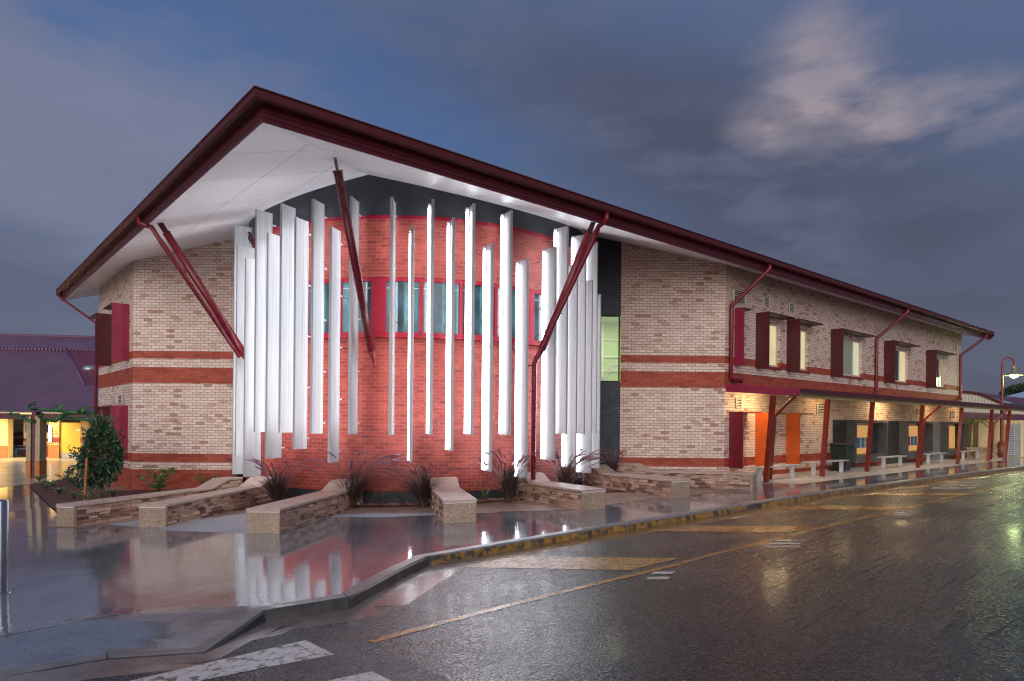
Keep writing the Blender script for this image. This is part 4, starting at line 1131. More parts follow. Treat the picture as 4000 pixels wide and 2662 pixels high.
alu_seat(3633, 3699, 1780, 1814, 'aluminium bench seat against the grey panel')
alu_seat(3770, 3836, 1770, 1804, 'aluminium bench seat by the small palm')

bp_ = G(3290, 1842)
BIN = empty('wheelie_bin', tuple(bp_), 'dark green wheelie bin with black lid against the charcoal panel', 'bin')
ax = DR.to_3d(); ay = NR.to_3d()
def bx(a, v, z): return bp_ + ax * a + ay * v + Vector((0, 0, z))
b = MB(); b.loft([bx(-.22, -.26, .06), bx(.22, -.26, .06), bx(.22, .22, .06), bx(-.22, .22, .06)], [bx(-.29, -.36, .98), bx(.29, -.36, .98), bx(.29, .34, .98), bx(-.29, .34, .98)]); b.build('body', M['binpl'], BIN, bevel=.03)
b = MB(); b.loft([bx(-.31, -.39, .985), bx(.31, -.39, .985), bx(.31, .38, .985), bx(-.31, .38, .985)], [bx(-.26, -.32, 1.07), bx(.26, -.32, 1.07), bx(.26, .30, 1.05), bx(-.26, .30, 1.05)]); b.build('lid', M['tyre'], BIN, bevel=.02)
for s in (-.2, .2):
    b = MB(); b.tube([bx(s - .03, -.30, .10), bx(s + .03, -.30, .10)], .10, 16); b.build('wheel', M['tyre'], BIN)
b = MB(); b.tube([bx(-.25, -.40, 1.0), bx(.25, -.40, 1.0)], .018, 8); b.build('handle', M['tyre'], BIN)

bo = G(3, 2318, -.0)
BO = empty('steel_bollard', (bo.x, bo.y, zf(bo.x, bo.y)), 'stainless steel bollard cut by the left frame edge', 'bollard')
zt = 1.13
b = MB(); b.lathe((bo.x, bo.y, zf(bo.x, bo.y)), [(.075, 0), (.075, zt - .015), (.065, zt), (.0, zt)], 24); b.build('post', M['steel'], BO)
b = MB(); b.lathe((bo.x, bo.y, zf(bo.x, bo.y)), [(.11, 0), (.11, .012), (.077, .014)], 24); b.build('base_ring', M['steel'], BO)

# ------------------------------------------------------------------ PLANTS
def leaf(mb, p, d, up, l, w):
    d = d.normalized(); s = d.cross(up)
    if s.length < 1e-3: s = Vector((1, 0, 0))
    s.normalize(); n = s.cross(d)
    mb.face([p, p + d * l * .45 + s * w / 2 + n * l * .06, p + d * l, p + d * l * .45 - s * w / 2 + n * l * .06])
def rv(): 
    while True:
        v = Vector((random.uniform(-1, 1), random.uniform(-1, 1), random.uniform(-1, 1)))
        if .1 < v.length < 1: return v
def crown(centre, rad, n, l, w, shape=None, inner=.55, lobes=9):
    mb = MB(); c = Vector(centre)
    lb = [(rv().normalized(), random.uniform(.75, 1.12)) for _ in range(lobes)]
    for _ in range(n):
        v = rv(); v.normalize()
        k = 1.0
        for d, f in lb:
            t = max(0, v.dot(d)); k += (f - 1) * t ** 4
        r = random.uniform(inner, 1) ** .6 * k
        if shape: sx = shape(v.z)
        else: sx = 1
        p = c + Vector((v.x * rad[0] * r * sx, v.y * rad[1] * r * sx, v.z * rad[2] * r))
        d = (v + rv() * .8 + Vector((0, 0, -.25)))
        leaf(mb, p, d, rv().normalized(), l * random.uniform(.7, 1.3), w * random.uniform(.7, 1.3))
    return mb
# staked shrub in the bed
sb = G(388, 1945, .03)
SH = empty('staked_shrub', tuple(sb), 'dense glossy dark green shrub with reddish tips beside the left wall', 'shrub')
shm = crown(sb + Vector((.04, 0, 1.32)), (.70, .62, 1.0), 5000, .125, .055, lambda z: 1 - .38 * max(0, z) ** 1.3 - .12 * max(0, -z), .4, 16)
for k in range(45):                                   # sprigs standing out of the outline
    v = rv().normalized(); v.z = v.z * .9 + .15
    b0 = sb + Vector((.04 + v.x * .55 * (1 - .3 * max(0, v.z)), v.y * .5, 1.32 + v.z * .85)); dd = (v + Vector((0, 0, .5)) + rv() * .4).normalized()
    ln_ = random.uniform(.12, .34)
    for j in range(9):
        leaf(shm, b0 + dd * ln_ * j / 8, dd * .5 + rv(), rv().normalized(), .11 * random.uniform(.7, 1.2), .05)
shm.build('foliage', M['leaf'], SH, weld=False)
crown(sb + Vector((-.50, .0, .60)), (.36, .36, .38), 480, .10, .045).build('foliage', M['leaf'], SH, weld=False)
t = MB(); t.tube([sb - Vector((0, 0, .05)), sb + Vector((.02, 0, .7)), sb + Vector((0, .02, 1.9))], [.035, .028, .012], 8)
for k in range(9):
    a = random.uniform(0, 6.28); z = .5 + k * .15
    t.tube([sb + Vector((.01, 0, z)), sb + Vector((.4 * math.cos(a), .4 * math.sin(a), z + .25))], [.014, .006], 5)
t.build('stem', M['bark'], SH, weld=False)
st_ = G(381, 1948, .03)
SK = MB(); SK.box(st_ + Vector((.05, -.62, .55)), .045, .045, 1.22, (1, 0, 0), None, (.05, 0, 1)); tag(SK.build('timber_stake', M['timber'], None, bevel=.004), 'red brown timber stake standing before the dark shrub', 'stake')

def ringpt(sx, r):
    a = ray(sx, 1900)[0]; best = None
    for k in range(-900, 901):
        p = bay(k / 10, r, 0)
        e = abs(p.x / p.y - a)
        if best is None or e < best[0]: best = (e, p)
    p = best[1]; return Vector((p.x, p.y, zg(p.x) + .03))
def small_plant(sx, sy, h, r, n, label, cat='plant', l=.1, w=.04, mat='leaf2', stems=5, group=None, dz=.03):
    p = ringpt(sx, 5.62) if sy >= 1938 and sx > 1400 else G(sx, sy, dz)
    o = empty('small_plant', tuple(p), label, cat, group)
    mb = MB(); sm = MB()
    for k in range(stems):
        a = 6.283 * k / stems + random.uniform(-.4, .4); ln = h * random.uniform(.7, 1.05); rr = r * random.uniform(.4, 1)
        tip = p + Vector((rr * math.cos(a), rr * math.sin(a), ln))
        mid = p + Vector((rr * .35 * math.cos(a), rr * .35 * math.sin(a), ln * .6))
        sm.tube([p, mid, tip], [.008, .006, .003], 5)
        for j in range(n // stems):
            f = random.uniform(.25, 1.02)
            q = (p.lerp(mid, f / .6) if f < .6 else mid.lerp(tip, (f - .6) / .4))
            b_ = random.uniform(0, 6.28)
            leaf(mb, q, Vector((math.cos(b_), math.sin(b_), random.uniform(-.1, .7))), Vector((0, 0, 1)), l * random.uniform(.7, 1.25), w * random.uniform(.8, 1.2))
    mb.build('leaves', M[mat], o, weld=False); sm.build('stems', M['bark'], o, weld=False)
    return o
small_plant(618, 1937, .80, .66, 230, 'leafy light green plant below the red brick base', l=.21, w=.075, stems=10)
small_plant(800, 1912, .5, .65, 260, 'low green plant behind the raised end of the first bench', l=.09, w=.04, stems=9)
small_plant(1482, 1955, .36, .26, 130, 'small dark green bush at the black plinth, left of a pair', l=.07, w=.04, stems=7, mat='leaf')
small_plant(1566, 1955, .42, .32, 160, 'small dark green bush at the black plinth, behind the middle bench', l=.07, w=.04, stems=8, mat='leaf')
small_plant(1895, 1940, .45, .3, 120, 'small green bush between the middle bench and the purple grass', l=.07, w=.035, stems=7, mat='leaf2')
for i, (sx, sy, lab) in enumerate([(205, 1902, 'low groundcover plant nearest the courtyard edge'), (152, 1880, 'tiny groundcover plant at the outer corner of the mulch bed'), (232, 1930, 'low groundcover plant in the middle of the mulch bed'), (290, 1952, 'low groundcover plant left of the timber stake'), (318, 1885, 'low groundcover plant at the foot of the dark shrub'),
                                   (255, 1882, 'wide groundcover plant behind the bed centre'), (440, 1945, 'broad leaved pale green seedling right of the stake'), (345, 1968, 'tiny groundcover plant behind the first bench end'), (178, 1915, 'low groundcover plant by the bed edge')]):
    small_plant(sx, sy, random.uniform(.18, .34), random.uniform(.25, .45), 100, lab, 'plant', .09, .055, 'leaf2', 7, 'groundcover in the mulch bed')

def fountain(p, h, nb, npl, label, spread=1.0):
    o = empty('fountain_grass', tuple(p), label, 'grass plant', 'purple fountain grasses along the bay')
    bl = MB(); pm_ = MB()
    lean = Vector((random.uniform(-.5, .5), random.uniform(-.25, .1), 0)) * h * .5
    def arc(k_, out, hh, drop):
        a = random.uniform(0, 6.283); dr = Vector((math.cos(a), math.sin(a), 0)); sd = Vector((-dr.y, dr.x, 0))
        b0 = p + dr * random.uniform(0, .07) + sd * random.uniform(-.05, .05)
        return sd, [b0 + dr * out * (i / k_) ** 1.5 + lean * (i / k_) ** 1.8 + Vector((0, 0, hh * ((1 + drop) * 1.25 * (i / k_) - (.25 + 1.25 * drop) * (i / k_) ** 2.4))) for i in range(k_ + 1)]
    for k in range(nb):
        sd, pts = arc(6, random.uniform(.15, .95) * h * spread, h * random.uniform(.45, .95), random.uniform(.0, .7))
        w = random.uniform(.007, .014)
        for i in range(6):
            w0, w1 = w * (1 - i / 6.6), w * (1 - (i + 1) / 6.6)
            bl.face([pts[i] - sd * w0, pts[i] + sd * w0, pts[i + 1] + sd * w1, pts[i + 1] - sd * w1])
    for k in range(npl):
        sd, pts = arc(10, random.uniform(.35, .95) * h * spread, h * random.uniform(.9, 1.2), random.uniform(.05, .55))
        pm_.tube(pts[:8], .0035, 4, False)
        pm_.tube(pts[7:], [.007, .016, .014, .004], 6)
        for i in range(7, 10):
            for _ in range(9):
                q = pts[i].lerp(pts[i + 1], random.random()); leaf(pm_, q, (pts[i + 1] - pts[i]).normalized() + rv() * .8, rv().normalized(), .055, .007)
    bl.build('blades', M['grassblade'], o, weld=False); pm_.build('plumes', M['plume'], o, weld=False)
    return o
for sx, sy, h, lab, sp in [(945, 5.5, 1.05, 'purple fountain grass behind the first bench, against the leftmost white fins', 1), (1085, 5.75, 1.0, 'dense purple fountain grass behind the raised end of the second bench', 1), (1375, 5.75, 1.0, 'purple fountain grass behind the raised end of the third bench', 1.1),
                       (1655, 5.75, 1.05, 'large purple fountain grass behind the middle bench', 1.25), (1985, 5.8, 1.05, 'purple fountain grass drooping between the middle bench and the next one right', 1.1), (2205, 5.75, 1.0, 'purple fountain grass against the lit right fins', .9), ((3.0, 20.55), 0, .95, 'fountain grass below the tall green lit window', .7)]:
    fountain(ringpt(sx, sy) if sy else Vector((sx[0], sx[1], zg(sx[0]) + .03)), h * random.uniform(.85, 1.1), random.randint(210, 360), random.randint(18, 34), lab, sp * random.uniform(.85, 1.2))

# fallen leaf litter on the wet footpath
lf = MB()
for sx, sy in [(455, 2068), (470, 2066), (448, 2070), (305, 2095), (120, 2088)]:
    p = G(sx, sy, .01); leaf(lf, p, Vector((random.uniform(-1, 1), random.uniform(-1, 1), .15)), Vector((0, 0, 1)), .12, .05)
tag(lf.build('leaf_litter', M['bark'], weld=False), 'few dead brown leaves on the wet footpath', 'leaves', None, 'stuff')

# ------------------------------------------------------------------ BIRD on a fin
th = math.radians(-44.7); bpos = Vector((CX + 5.52 * math.sin(th), CY - 5.52 * math.cos(th), 6.83))
BD = MB()
BD.ico(bpos + Vector((0, 0, .16)), .055, .075, .11, 12, 8); BD.ico(bpos + Vector((-.015, -.02, .275)), .04, .045, .042, 10, 7)
BD.tube([bpos + Vector((.02, .05, .10)), bpos + Vector((.035, .11, -.06))], [.035, .015], 6)
BD.tube([bpos + Vector((-.02, -.02, .0)), bpos + Vector((-.01, 0, .08))], .008, 5); BD.tube([bpos + Vector((.025, -.02, .0)), bpos + Vector((.015, 0, .08))], .008, 5)
bo_ = BD.build('crow', M['crow'], None, smooth=True)
tag(bo_, 'small black bird perched on top of a white fin at the left', 'bird')
bk = MB(); bk.tube([bpos + Vector((-.045, -.03, .275)), bpos + Vector((-.10, -.04, .262))], [.014, .003], 6); bk.build('beak', M['beak'], bo_)

# ------------------------------------------------------------------ LEFT COURTYARD BUILDINGS
LB = empty('verandah_building', (-29, 38.3, 0), 'low yellow building with wide purple corrugated roof beyond the courtyard', 'building')
YB = 38.2
def bxm(x0, x1, y0, y1, z0, z1, mat, name, parent=LB, bevel=0):
    m = MB(); m.box(((x0 + x1) / 2, (y0 + y1) / 2, (z0 + z1) / 2), x1 - x0, y1 - y0, z1 - z0); return m.build(name, mat, parent, bevel=bevel)
def xAt(sx, Y, sy=1720): return ray(sx, sy)[0] * Y
bxm(-48, xAt(31, YB), YB, YB + .4, 0, 2.6, M['yelwall'], 'wall'); bxm(-48, xAt(30, YB), YB - .03, YB - .002, 0, .66, M['ocher'], 'wall_base')
xa, xb = xAt(31, YB), xAt(196, YB)
bxm(xa, xb, YB + 1.2, YB + 1.4, 0, 2.6, M['brickyel'], 'wall')
wl = bxm(xa + .1, xb - .1, YB + 1.13, YB + 1.19, 1.06, 1.95, M['cream_frame'], 'window')
for k in range(3):
    w0 = xa + .2 + (xb - xa - .3) * k / 3
    bxm(w0, w0 + (xb - xa - .3) / 3 - .1, YB + 1.10, YB + 1.128, 1.42, 1.86, M['darkglass'], 'pane', wl)
    bxm(w0, w0 + (xb - xa - .3) / 3 - .1, YB + 1.10, YB + 1.128, 1.12, 1.38, M['winlit'], 'pane', wl)
bxm(xb, xAt(236, YB), YB - .1, YB + .3, 0, 2.6, M['brickyel'], 'pier'); bxm(xb - .01, xAt(236, YB) + .01, YB - .13, YB - .102, 0, .75, M['ocher'], 'wall_base')
nb_ = bxm(xAt(197, YB), xAt(210, YB), YB - .16, YB - .131, .9, 1.85, M['white_lit'], 'notice_board')
dx0, dx1 = xAt(238, YB), xAt(314, YB)
dr = bxm(dx0, dx1, YB, YB + .08, .02, 2.0, M['yeldoor'], 'door')
bxm(dx0, dx1, YB - .012, YB - .002, .03, .3, M['kick'], 'kick_plate', dr); bxm(dx1 - .22, dx1 - .04, YB - .012, YB - .002, 1.55, 1.62, M['white_lit'], 'door_sign', dr)
bxm(dx0 - .09, dx0 - .005, YB - .03, YB + .1, 0, 2.08, M['cream_frame'], 'door_frame', dr)
bxm(dx1 + .005, dx1 + 7, YB, YB + .3, 0, 2.6, M['brickyel'], 'wall')
# roof
rf = MB()
E0 = (-50, 35.6, 2.40)
def roofpt(x, d): return Vector((x, 36.2 + d, 2.47 + .47 * d))
rf.face([roofpt(-50, 0), roofpt(-18, 0), roofpt(-18, 3.6), roofpt(-24.9, 3.6), roofpt(-29.6, 9.1), roofpt(-50, 9.1)])
LR = rf.build('roof', M['roofpurple'], LB, weld=False)
rf = MB(); rf.face([roofpt(-24.9, 3.6) , roofpt(-18, 3.6), roofpt(-18, 9.0), roofpt(-29.6, 9.0)]); rf.build('roof', M['roofred'], LB, weld=False)
rf = MB(); rf.tube([roofpt(-50, 9.1) + Vector((0, 0, .03)), roofpt(-29.6, 9.1) + Vector((0, 0, .03))], .14, 8); rf.tube([roofpt(-29.6, 9.1), roofpt(-24.9, 3.6)], .08, 6); rf.build('ridge_cap', M['roofpurple'], LR)
rf = MB(); rf.tube([roofpt(-29.6, 9.1), roofpt(-18, 9.0)], .10, 8); rf.build('ridge_cap', M['roofpurple'], LR)
bxm(-50, -18, 36.08, 36.2, 2.18, 2.46, M['maroon_dull'], 'fascia'); bxm(-50, -18, 36.25, 38.1, 2.48, 2.56, M['yelwall'], 'ceiling')
for sx, sy in ((352, 1440), (366, 1480)):
    p = atY(sx, sy, 42.3); v_ = MB(); v_.lathe(p - Vector((0, 0, .45)), [(.28, 0), (.28, .25), (.42, .3), (.40, .5), (.2, .62), (0, .64)], 16); v_.build('roof_vent', M['galv'], LR)
for x in (-33.5, -29.5, -26):
    t = MB(); t.box((x, 37.0, 2.44), 1.2, .15, .06); t.build('ceiling_lamp', M['sconce'], LB)
    pl_ = bpy.data.lights.new('verandah_lamp', 'AREA'); pl_.energy = 135; pl_.size = .8; pl_.color = (1, .80, .44)
    po_ = bpy.data.objects.new('verandah_lamp', pl_); COL.objects.link(po_); po_.location = (x, 37.0, 2.39); put(po_, LB)
B2 = empty('far_hall', (-34, 60, 0), 'long purple roofed hall behind the verandah building', 'building')
rf = MB(); rf.face([(-60, 51, 5.6), (-22, 51, 5.0), (-22, 60, 9.05), (-60, 60, 9.75)]); rf.build('roof', M['roofpurple'], B2, weld=False)
rf = MB(); rf.tube([(-60, 60, 9.78), (-22, 60, 9.08)], .14, 8); rf.build('ridge_cap', M['roofpurple'], B2)
bxm(-60, -22, 51.3, 60, 0, 5.4, M['brickyel'], 'wall', B2)
# blue seat in the recess
BS = empty('blue_bench', (xAt(60, YB + .6), YB + .6, 0), 'dark blue tubular bench in the lit recess', 'bench')
for z, y in ((.45, YB + .6), (.62, YB + .75)):
    bxm(xAt(33, YB + .6), xAt(108, YB + .6), y, y + .25, z, z + .06, M['bluebench'], 'seat', BS)
for sx in (40, 62, 104):
    m = MB(); m.tube([(xAt(sx, YB + .6), YB + .62, 0.0), (xAt(sx, YB + .6), YB + .62, .46)], .04, 8); m.build('leg', M['bluebench'], BS)
# vine column
cb = G(141, 1868)
VC = empty('courtyard_column', tuple(cb), 'yellow and maroon masonry column topped by the green vine', 'column')
for s in (-.17, .17):
    m = MB(); m.box(cb + Vector((s, 0, 1.43)), .17, .38, 1.55); m.prism([cb + Vector((s - .085, -.19, 2.205)), cb + Vector((s + .085, -.19, 2.205)), cb + Vector((s - (.085 if s > 0 else -.085), -.19, 2.36))], (0, .38, 0)); m.build('pilaster', M['pilaster'], VC)
    m = MB(); m.box(cb + Vector((s, 0, .327)), .18, .40, .65); m.build('pilaster_base', M['ocher'], VC)
m = MB(); m.box(cb + Vector((0, 0, 1.25)), .165, .30, 2.5); m.build('post', M['maroon'], VC)
m = MB(); m.tube([cb + Vector((0, -.12, 2.45)), cb + Vector((0, -.1, 2.8))], .02, 6); m.build('rod', M['maroon'], VC)
VN = empty('vine_sculpture', tuple(cb + Vector((0, 0, 2.5))), 'bright green sculpted beanstalk vine on top of the column', 'sculpture')
def vp(pts, r, y=0):
    m = MB()
    P = [atY(x, yy, cb.y + y + .15 * math.sin(i * 1.7)) for i, (x, yy) in enumerate(pts)]
    Q = []
    for i in range(len(P) - 1):
        a = P[max(0, i - 1)]; b_ = P[i]; c = P[i + 1]; d = P[min(len(P) - 1, i + 2)]
        for k in range(5):
            t = k / 5
            Q.append(.5 * ((2 * b_) + (-a + c) * t + (2 * a - 5 * b_ + 4 * c - d) * t * t + (-a + 3 * b_ - 3 * c + d) * t ** 3))
    Q.append(P[-1])
    n = len(Q)
    m.tube(Q, [r * (1 - .55 * i / n) if i < n * .9 else r * .4 for i in range(n)][::-1], 8); m.build('stem', M['vinegreen'], VN)
vp([(145, 1570), (128, 1578), (113, 1588), (116, 1598), (150, 1597), (205, 1603), (250, 1608), (300, 1613), (345, 1613), (400, 1610)], .075)
vp([(30, 1618), (55, 1620), (85, 1633), (120, 1646), (150, 1650), (180, 1640), (215, 1645), (235, 1630), (265, 1616), (310, 1610)], .085, -.15)
vp([(140, 1646), (152, 1632), (166, 1620)], .07, -.2)
vp([(235, 1636), (262, 1632), (300, 1636), (340, 1640), (400, 1637)], .07, .1)
for x, yy, s in ((230, 1590, .30), (218, 1598, .26), (320, 1600, .26), (332, 1594, .2), (42, 1604, .2), (90, 1626, .16), (246, 1643, .14)):
    m = MB(); p = atY(x, yy, cb.y - .1)
    m.loft([p + Vector((-s * .7, 0, s * .5)), p + Vector((0, -.06, .1 * s)), p + Vector((s * .8, 0, s * .45)), p + Vector((.1 * s, -.03, -s * .55))], [p + Vector((-s * .7, .025, s * .5)), p + Vector((0, -.03, .1 * s)), p + Vector((s * .8, .025, s * .45)), p + Vector((.1 * s, -.0, -s * .55))]); m.build('leaf', M['vinegreen'], VN)

# ------------------------------------------------------------------ FAR RIGHT
YR = 50.0
RBD = empty('curved_gable_building', (xAt(3860, YR), YR, .5), 'low building with curved maroon gable and corrugated roof beyond the awning', 'building')
m = MB(); arc = [(3700, 1534), (3760, 1527), (3790, 1529), (3830, 1536), (3870, 1552), (3920, 1573), (3990, 1592), (4060, 1606)]
A = [atY(x, y, YR) for x, y in arc]; B_ = [atY(x, y + 9, YR) for x, y in arc]
for i in range(len(A) - 1): m.prism([B_[i], B_[i + 1], A[i + 1], A[i]], (0, .3, 0))
m.build('barge_board', M['maroon'], RBD)
m = MB(); m.prism([atY(x, y + 8, YR + .15) for x, y in arc] + [atY(4060, 1640, YR + .15), atY(3700, 1640, YR + .15)], (0, .1, 0)); m.build('slatted_gable', corr('cream slats', (.55, .47, .36), .6), RBD)
m = MB(); q0, q1 = atY(3800, 1527, YR + .4), atY(4060, 1606, YR + .4)
m.face([atY(3790, 1529, YR + .4), atY(3870, 1552, YR + .4), atY(4100, 1612, YR + .4), atY(4200, 1578, YR + 14), atY(3900, 1545, YR + 14), atY(3810, 1531, YR + 14)]); m.build('roof', M['roofred'], RBD, weld=False)
m = MB(); m.face([atY(3700, 1608, YR - .4), atY(4120, 1625, YR - .4), atY(4120, 1698, YR - 5), atY(3700, 1690, YR - 5)]); m.build('roof', M['roofred'], RBD, weld=False)
p0, p1 = atY(3650, 1700, YR - 4), atY(4200, 1700, YR - 4)
bxm(p0.x, p1.x, YR - 4, YR - 3.7, .3, atY(3900, 1690, YR - 4).z, M['brickyel'], 'wall', RBD)
YK = 38.6
KI = empty('rendered_kiosk', (xAt(3880, YK), YK, .5), 'pale yellow rendered block wall beside the street lamp', 'wall')
k0, k1 = xAt(3822, YK), xAt(3985, YK + .3)
kz = atY(3880, 1642, YK).z
bxm(k0, k1, YK, YK + 1.2, .5, kz, M['yelwall'], 'wall', KI, .03)
GA = empty('louvre_gate', (xAt(3960, YK - .2), YK - .2, .5), 'white louvred screen gate against the yellow wall', 'gate')
g0, g1 = xAt(3934, YK - .25), xAt(3987, YK - .25); gzb, gzt = .55, atY(3960, 1652, YK - .25).z
for a, b_ in ((g0, g0 + .06), (g1 - .08, g1), ((g0 + g1) / 2 - .03, (g0 + g1) / 2 + .03)):
    bxm(a, b_, YK - .28, YK - .2, gzb, gzt, M['white'], 'frame', GA)
m = MB()
for k in range(17):
    z = gzb + .06 + (gzt - gzb - .1) * k / 17; m.box(((g0 + g1) / 2, YK - .235, z + .03), g1 - g0 - .1, .05, .055, (1, 0, 0), None, (0, .5, 1))
m.build('louvres', M['white'], GA)
# street lamp
YL = 38.0; lb = atY(3912, 1787, YL); zt6 = atY(3908, 1400, YL).z + .42
SLP = empty('street_lamp', (lb.x, lb.y, .5125), 'brown swan neck street lamp glowing greenish at the far right', 'street lamp')
m = MB(); m.tube([(lb.x, lb.y, .51), (lb.x, lb.y, 1.32)], .22, 16); m.tube([(lb.x, lb.y, 1.30), (lb.x, lb.y, 1.42)], [.20, .10], 16)
m.lathe((lb.x, lb.y, .51), [(.09, .9), (.085, 2.6), (.06, 3.0), (.055, zt6 - 1.3)], 16)
ar = [Vector((lb.x, lb.y, zt6 - .85))]
hx = atY(3961, 1440, YL)
rad = (hx.x - lb.x) / 2
for k in range(13):
    a = PI - PI * k / 12; ar.append(Vector((lb.x + rad + rad * math.cos(a), lb.y, zt6 - .35 - rad * .0 - .35 + rad * math.sin(a))))
ar.append(ar[-1] - Vector((0, 0, .25)))
m.tube(ar, .04, 10); m.build('pole', plain('brown painted pole', (.22, .06, .03), .4), SLP)
hd = ar[-1]
m = MB(); m.lathe(hd - Vector((0, 0, .42)), [(.44, .0), (.42, .04), (.20, .16), (.12, .2), (.12, .40), (.06, .44)], 18); m.build('shade', plain('lamp shade', (.25, .22, .12), .4), SLP)
m = MB(); m.ico(hd - Vector((0, 0, .44)), .21, .21, .12, 14, 8); m.build('bulb', M['lampg'], SLP)
pl_ = bpy.data.lights.new('street_lamp_light', 'POINT'); pl_.energy = 105; pl_.color = (.72, 1.0, .42); pl_.shadow_soft_size = .25
po_ = bpy.data.objects.new('street_lamp_light', pl_); COL.objects.link(po_); po_.location = hd - Vector((0, 0, .75)); put(po_, SLP)
# palm, agave, low stone wall
pb = atY(3789, 1770, 37.2); pb.z = .52
PM = empty('small_palm', tuple(pb), 'small slender palm under the end of the awning', 'palm')
m = MB(); pt = Vector((pb.x + .12, pb.y, 2.45)); m.tube([pb, pb + Vector((.1, 0, 1)), pt], [.06, .05, .04], 8); m.build('trunk', plain('palm trunk', (.35, .30, .12), .7), PM)
m = MB()
for k in range(15):
    a = random.uniform(0, 6.28); dr = Vector((math.cos(a), math.sin(a), 0)); sd = Vector((-dr.y, dr.x, 0)); up_ = random.uniform(.3, 1.1)
    pts = [pt + dr * (1.0 * f) + Vector((0, 0, up_ * f - 1.1 * f * f)) for f in [i / 7 for i in range(8)]]
    m.tube(pts, .008, 4)
    for i in range(1, 8):
        for s in (-1, 1):
            for j in range(2):
                q = pts[i - 1].lerp(pts[i], j * .5); leaf(m, q, sd * s + dr * .5 + Vector((0, 0, -.35)), Vector((0, 0, 1)), .32 * (1 - i / 11), .03)
m.build('fronds', M['palm'], PM, weld=False)
ab_ = atY(3800, 1775, 37.6); ab_.z = .8
small_o = empty('agave_plant', tuple(ab_), 'pale green agave rosette behind the low stone wall', 'plant')
m = MB()
for k in range(26):
    a = random.uniform(0, 6.28); leaf(m, ab_, Vector((math.cos(a), math.sin(a), random.uniform(.2, 1.2))), Vector((0, 0, 1)), random.uniform(.5, .8), .08)
m.build('leaves', M['palm'], small_o, weld=False)
wl0, wl1 = atY(3772, 1790, 36.6), atY(3892, 1790, 36.6)
LW = empty('low_stone_wall', ((wl0.x + wl1.x) / 2, 36.6, .5), 'low planter wall of tan stone below the small palm', 'wall')
m = MB(); z = .5
while z < 1.0:
    x = wl0.x
    while x < wl1.x:
        l = min(random.uniform(.2, .45), wl1.x - x + .02); m.box((x + l / 2, 36.7 + random.uniform(-.02, .02), z + .05), l - .015, .3, .09); x += l
    z += .1
m.build('stones', aggregate('tan stone', (.55, .38, .2), (.3, .18, .1), (.6, .45, .28), .7, 12), LW, weld=False)
bxm(wl0.x - .03, wl1.x + .03, 36.5, 36.88, 1.005, 1.06, M['aggr'], 'cap', LW)
# tree and shed far behind
tb_ = Vector((xAt(3975, 120, 1500), 120, .5))
TR_ = empty('background_tree', tuple(tb_), 'rounded dark tree behind the pale blue shed roof', 'tree')
m = MB(); m.tube([tb_, tb_ + Vector((0, 0, 5)), tb_ + Vector((.5, 0, 7.5))], [.4, .3, .15], 8)
for a in (0, 2.1, 4.2): m.tube([tb_ + Vector((0, 0, 4)), tb_ + Vector((1.6 * math.cos(a), 1.6 * math.sin(a), 7))], [.2, .06], 6)
m.build('trunk', M['bark'], TR_, weld=False)
crown(tb_ + Vector((.8, 0, 7.2)), (3.4, 3.0, 1.9), 5000, .38, .26, None, .35, 14).build('crown', M['leaf3'], TR_, weld=False)
SHD = empty('pale_blue_shed', (xAt(4000, 95, 1550), 95, .5), 'pale blue tin shed roof peeking at the right edge', 'shed')
m = MB(); a_, b_, c_, d_ = atY(3915, 1552, 95), atY(4120, 1500, 95), atY(4160, 1560, 88), atY(3900, 1580, 88); m.face([a_, b_, c_, d_]); m.build('roof', M['bluetin'], SHD, weld=False)
bxm(a_.x, b_.x, 89, 95, .4, a_.z - .5, M['bluetin'], 'wall', SHD)

# ------------------------------------------------------------------ SKY, SUN, CAMERA
wd = bpy.data.worlds.new('World'); SC.world = wd; wd.use_nodes = True
nt = wd.node_tree; nt.nodes.clear()
out = nt.nodes.new('ShaderNodeOutputWorld'); bg = nt.nodes.new('ShaderNodeBackground'); L(nt, bg.outputs[0], out.inputs[0])
SUN_EL, SUN_ROT = math.radians(12), math.radians(195)
sky = nt.nodes.new('ShaderNodeTexSky'); sky.sky_type = 'NISHITA'; sky.sun_disc = False; sky.sun_elevation = math.radians(3); sky.sun_rotation = SUN_ROT
tc = nt.nodes.new('ShaderNodeTexCoord').outputs['Generated']
nz = nt.nodes.new('ShaderNodeTexNoise'); nz.inputs['Scale'].default_value = 2.6; nz.inputs['Detail'].default_value = 6; nz.inputs['Roughness'].default_value = .55
mpw = nt.nodes.new('ShaderNodeMapping'); mpw.inputs['Scale'].default_value = (1, 1, 2.2); mpw.inputs['Rotation'].default_value = (0, math.radians(18), 0); L(nt, tc, mpw.inputs[0]); L(nt, mpw.outputs[0], nz.inputs['Vector'])
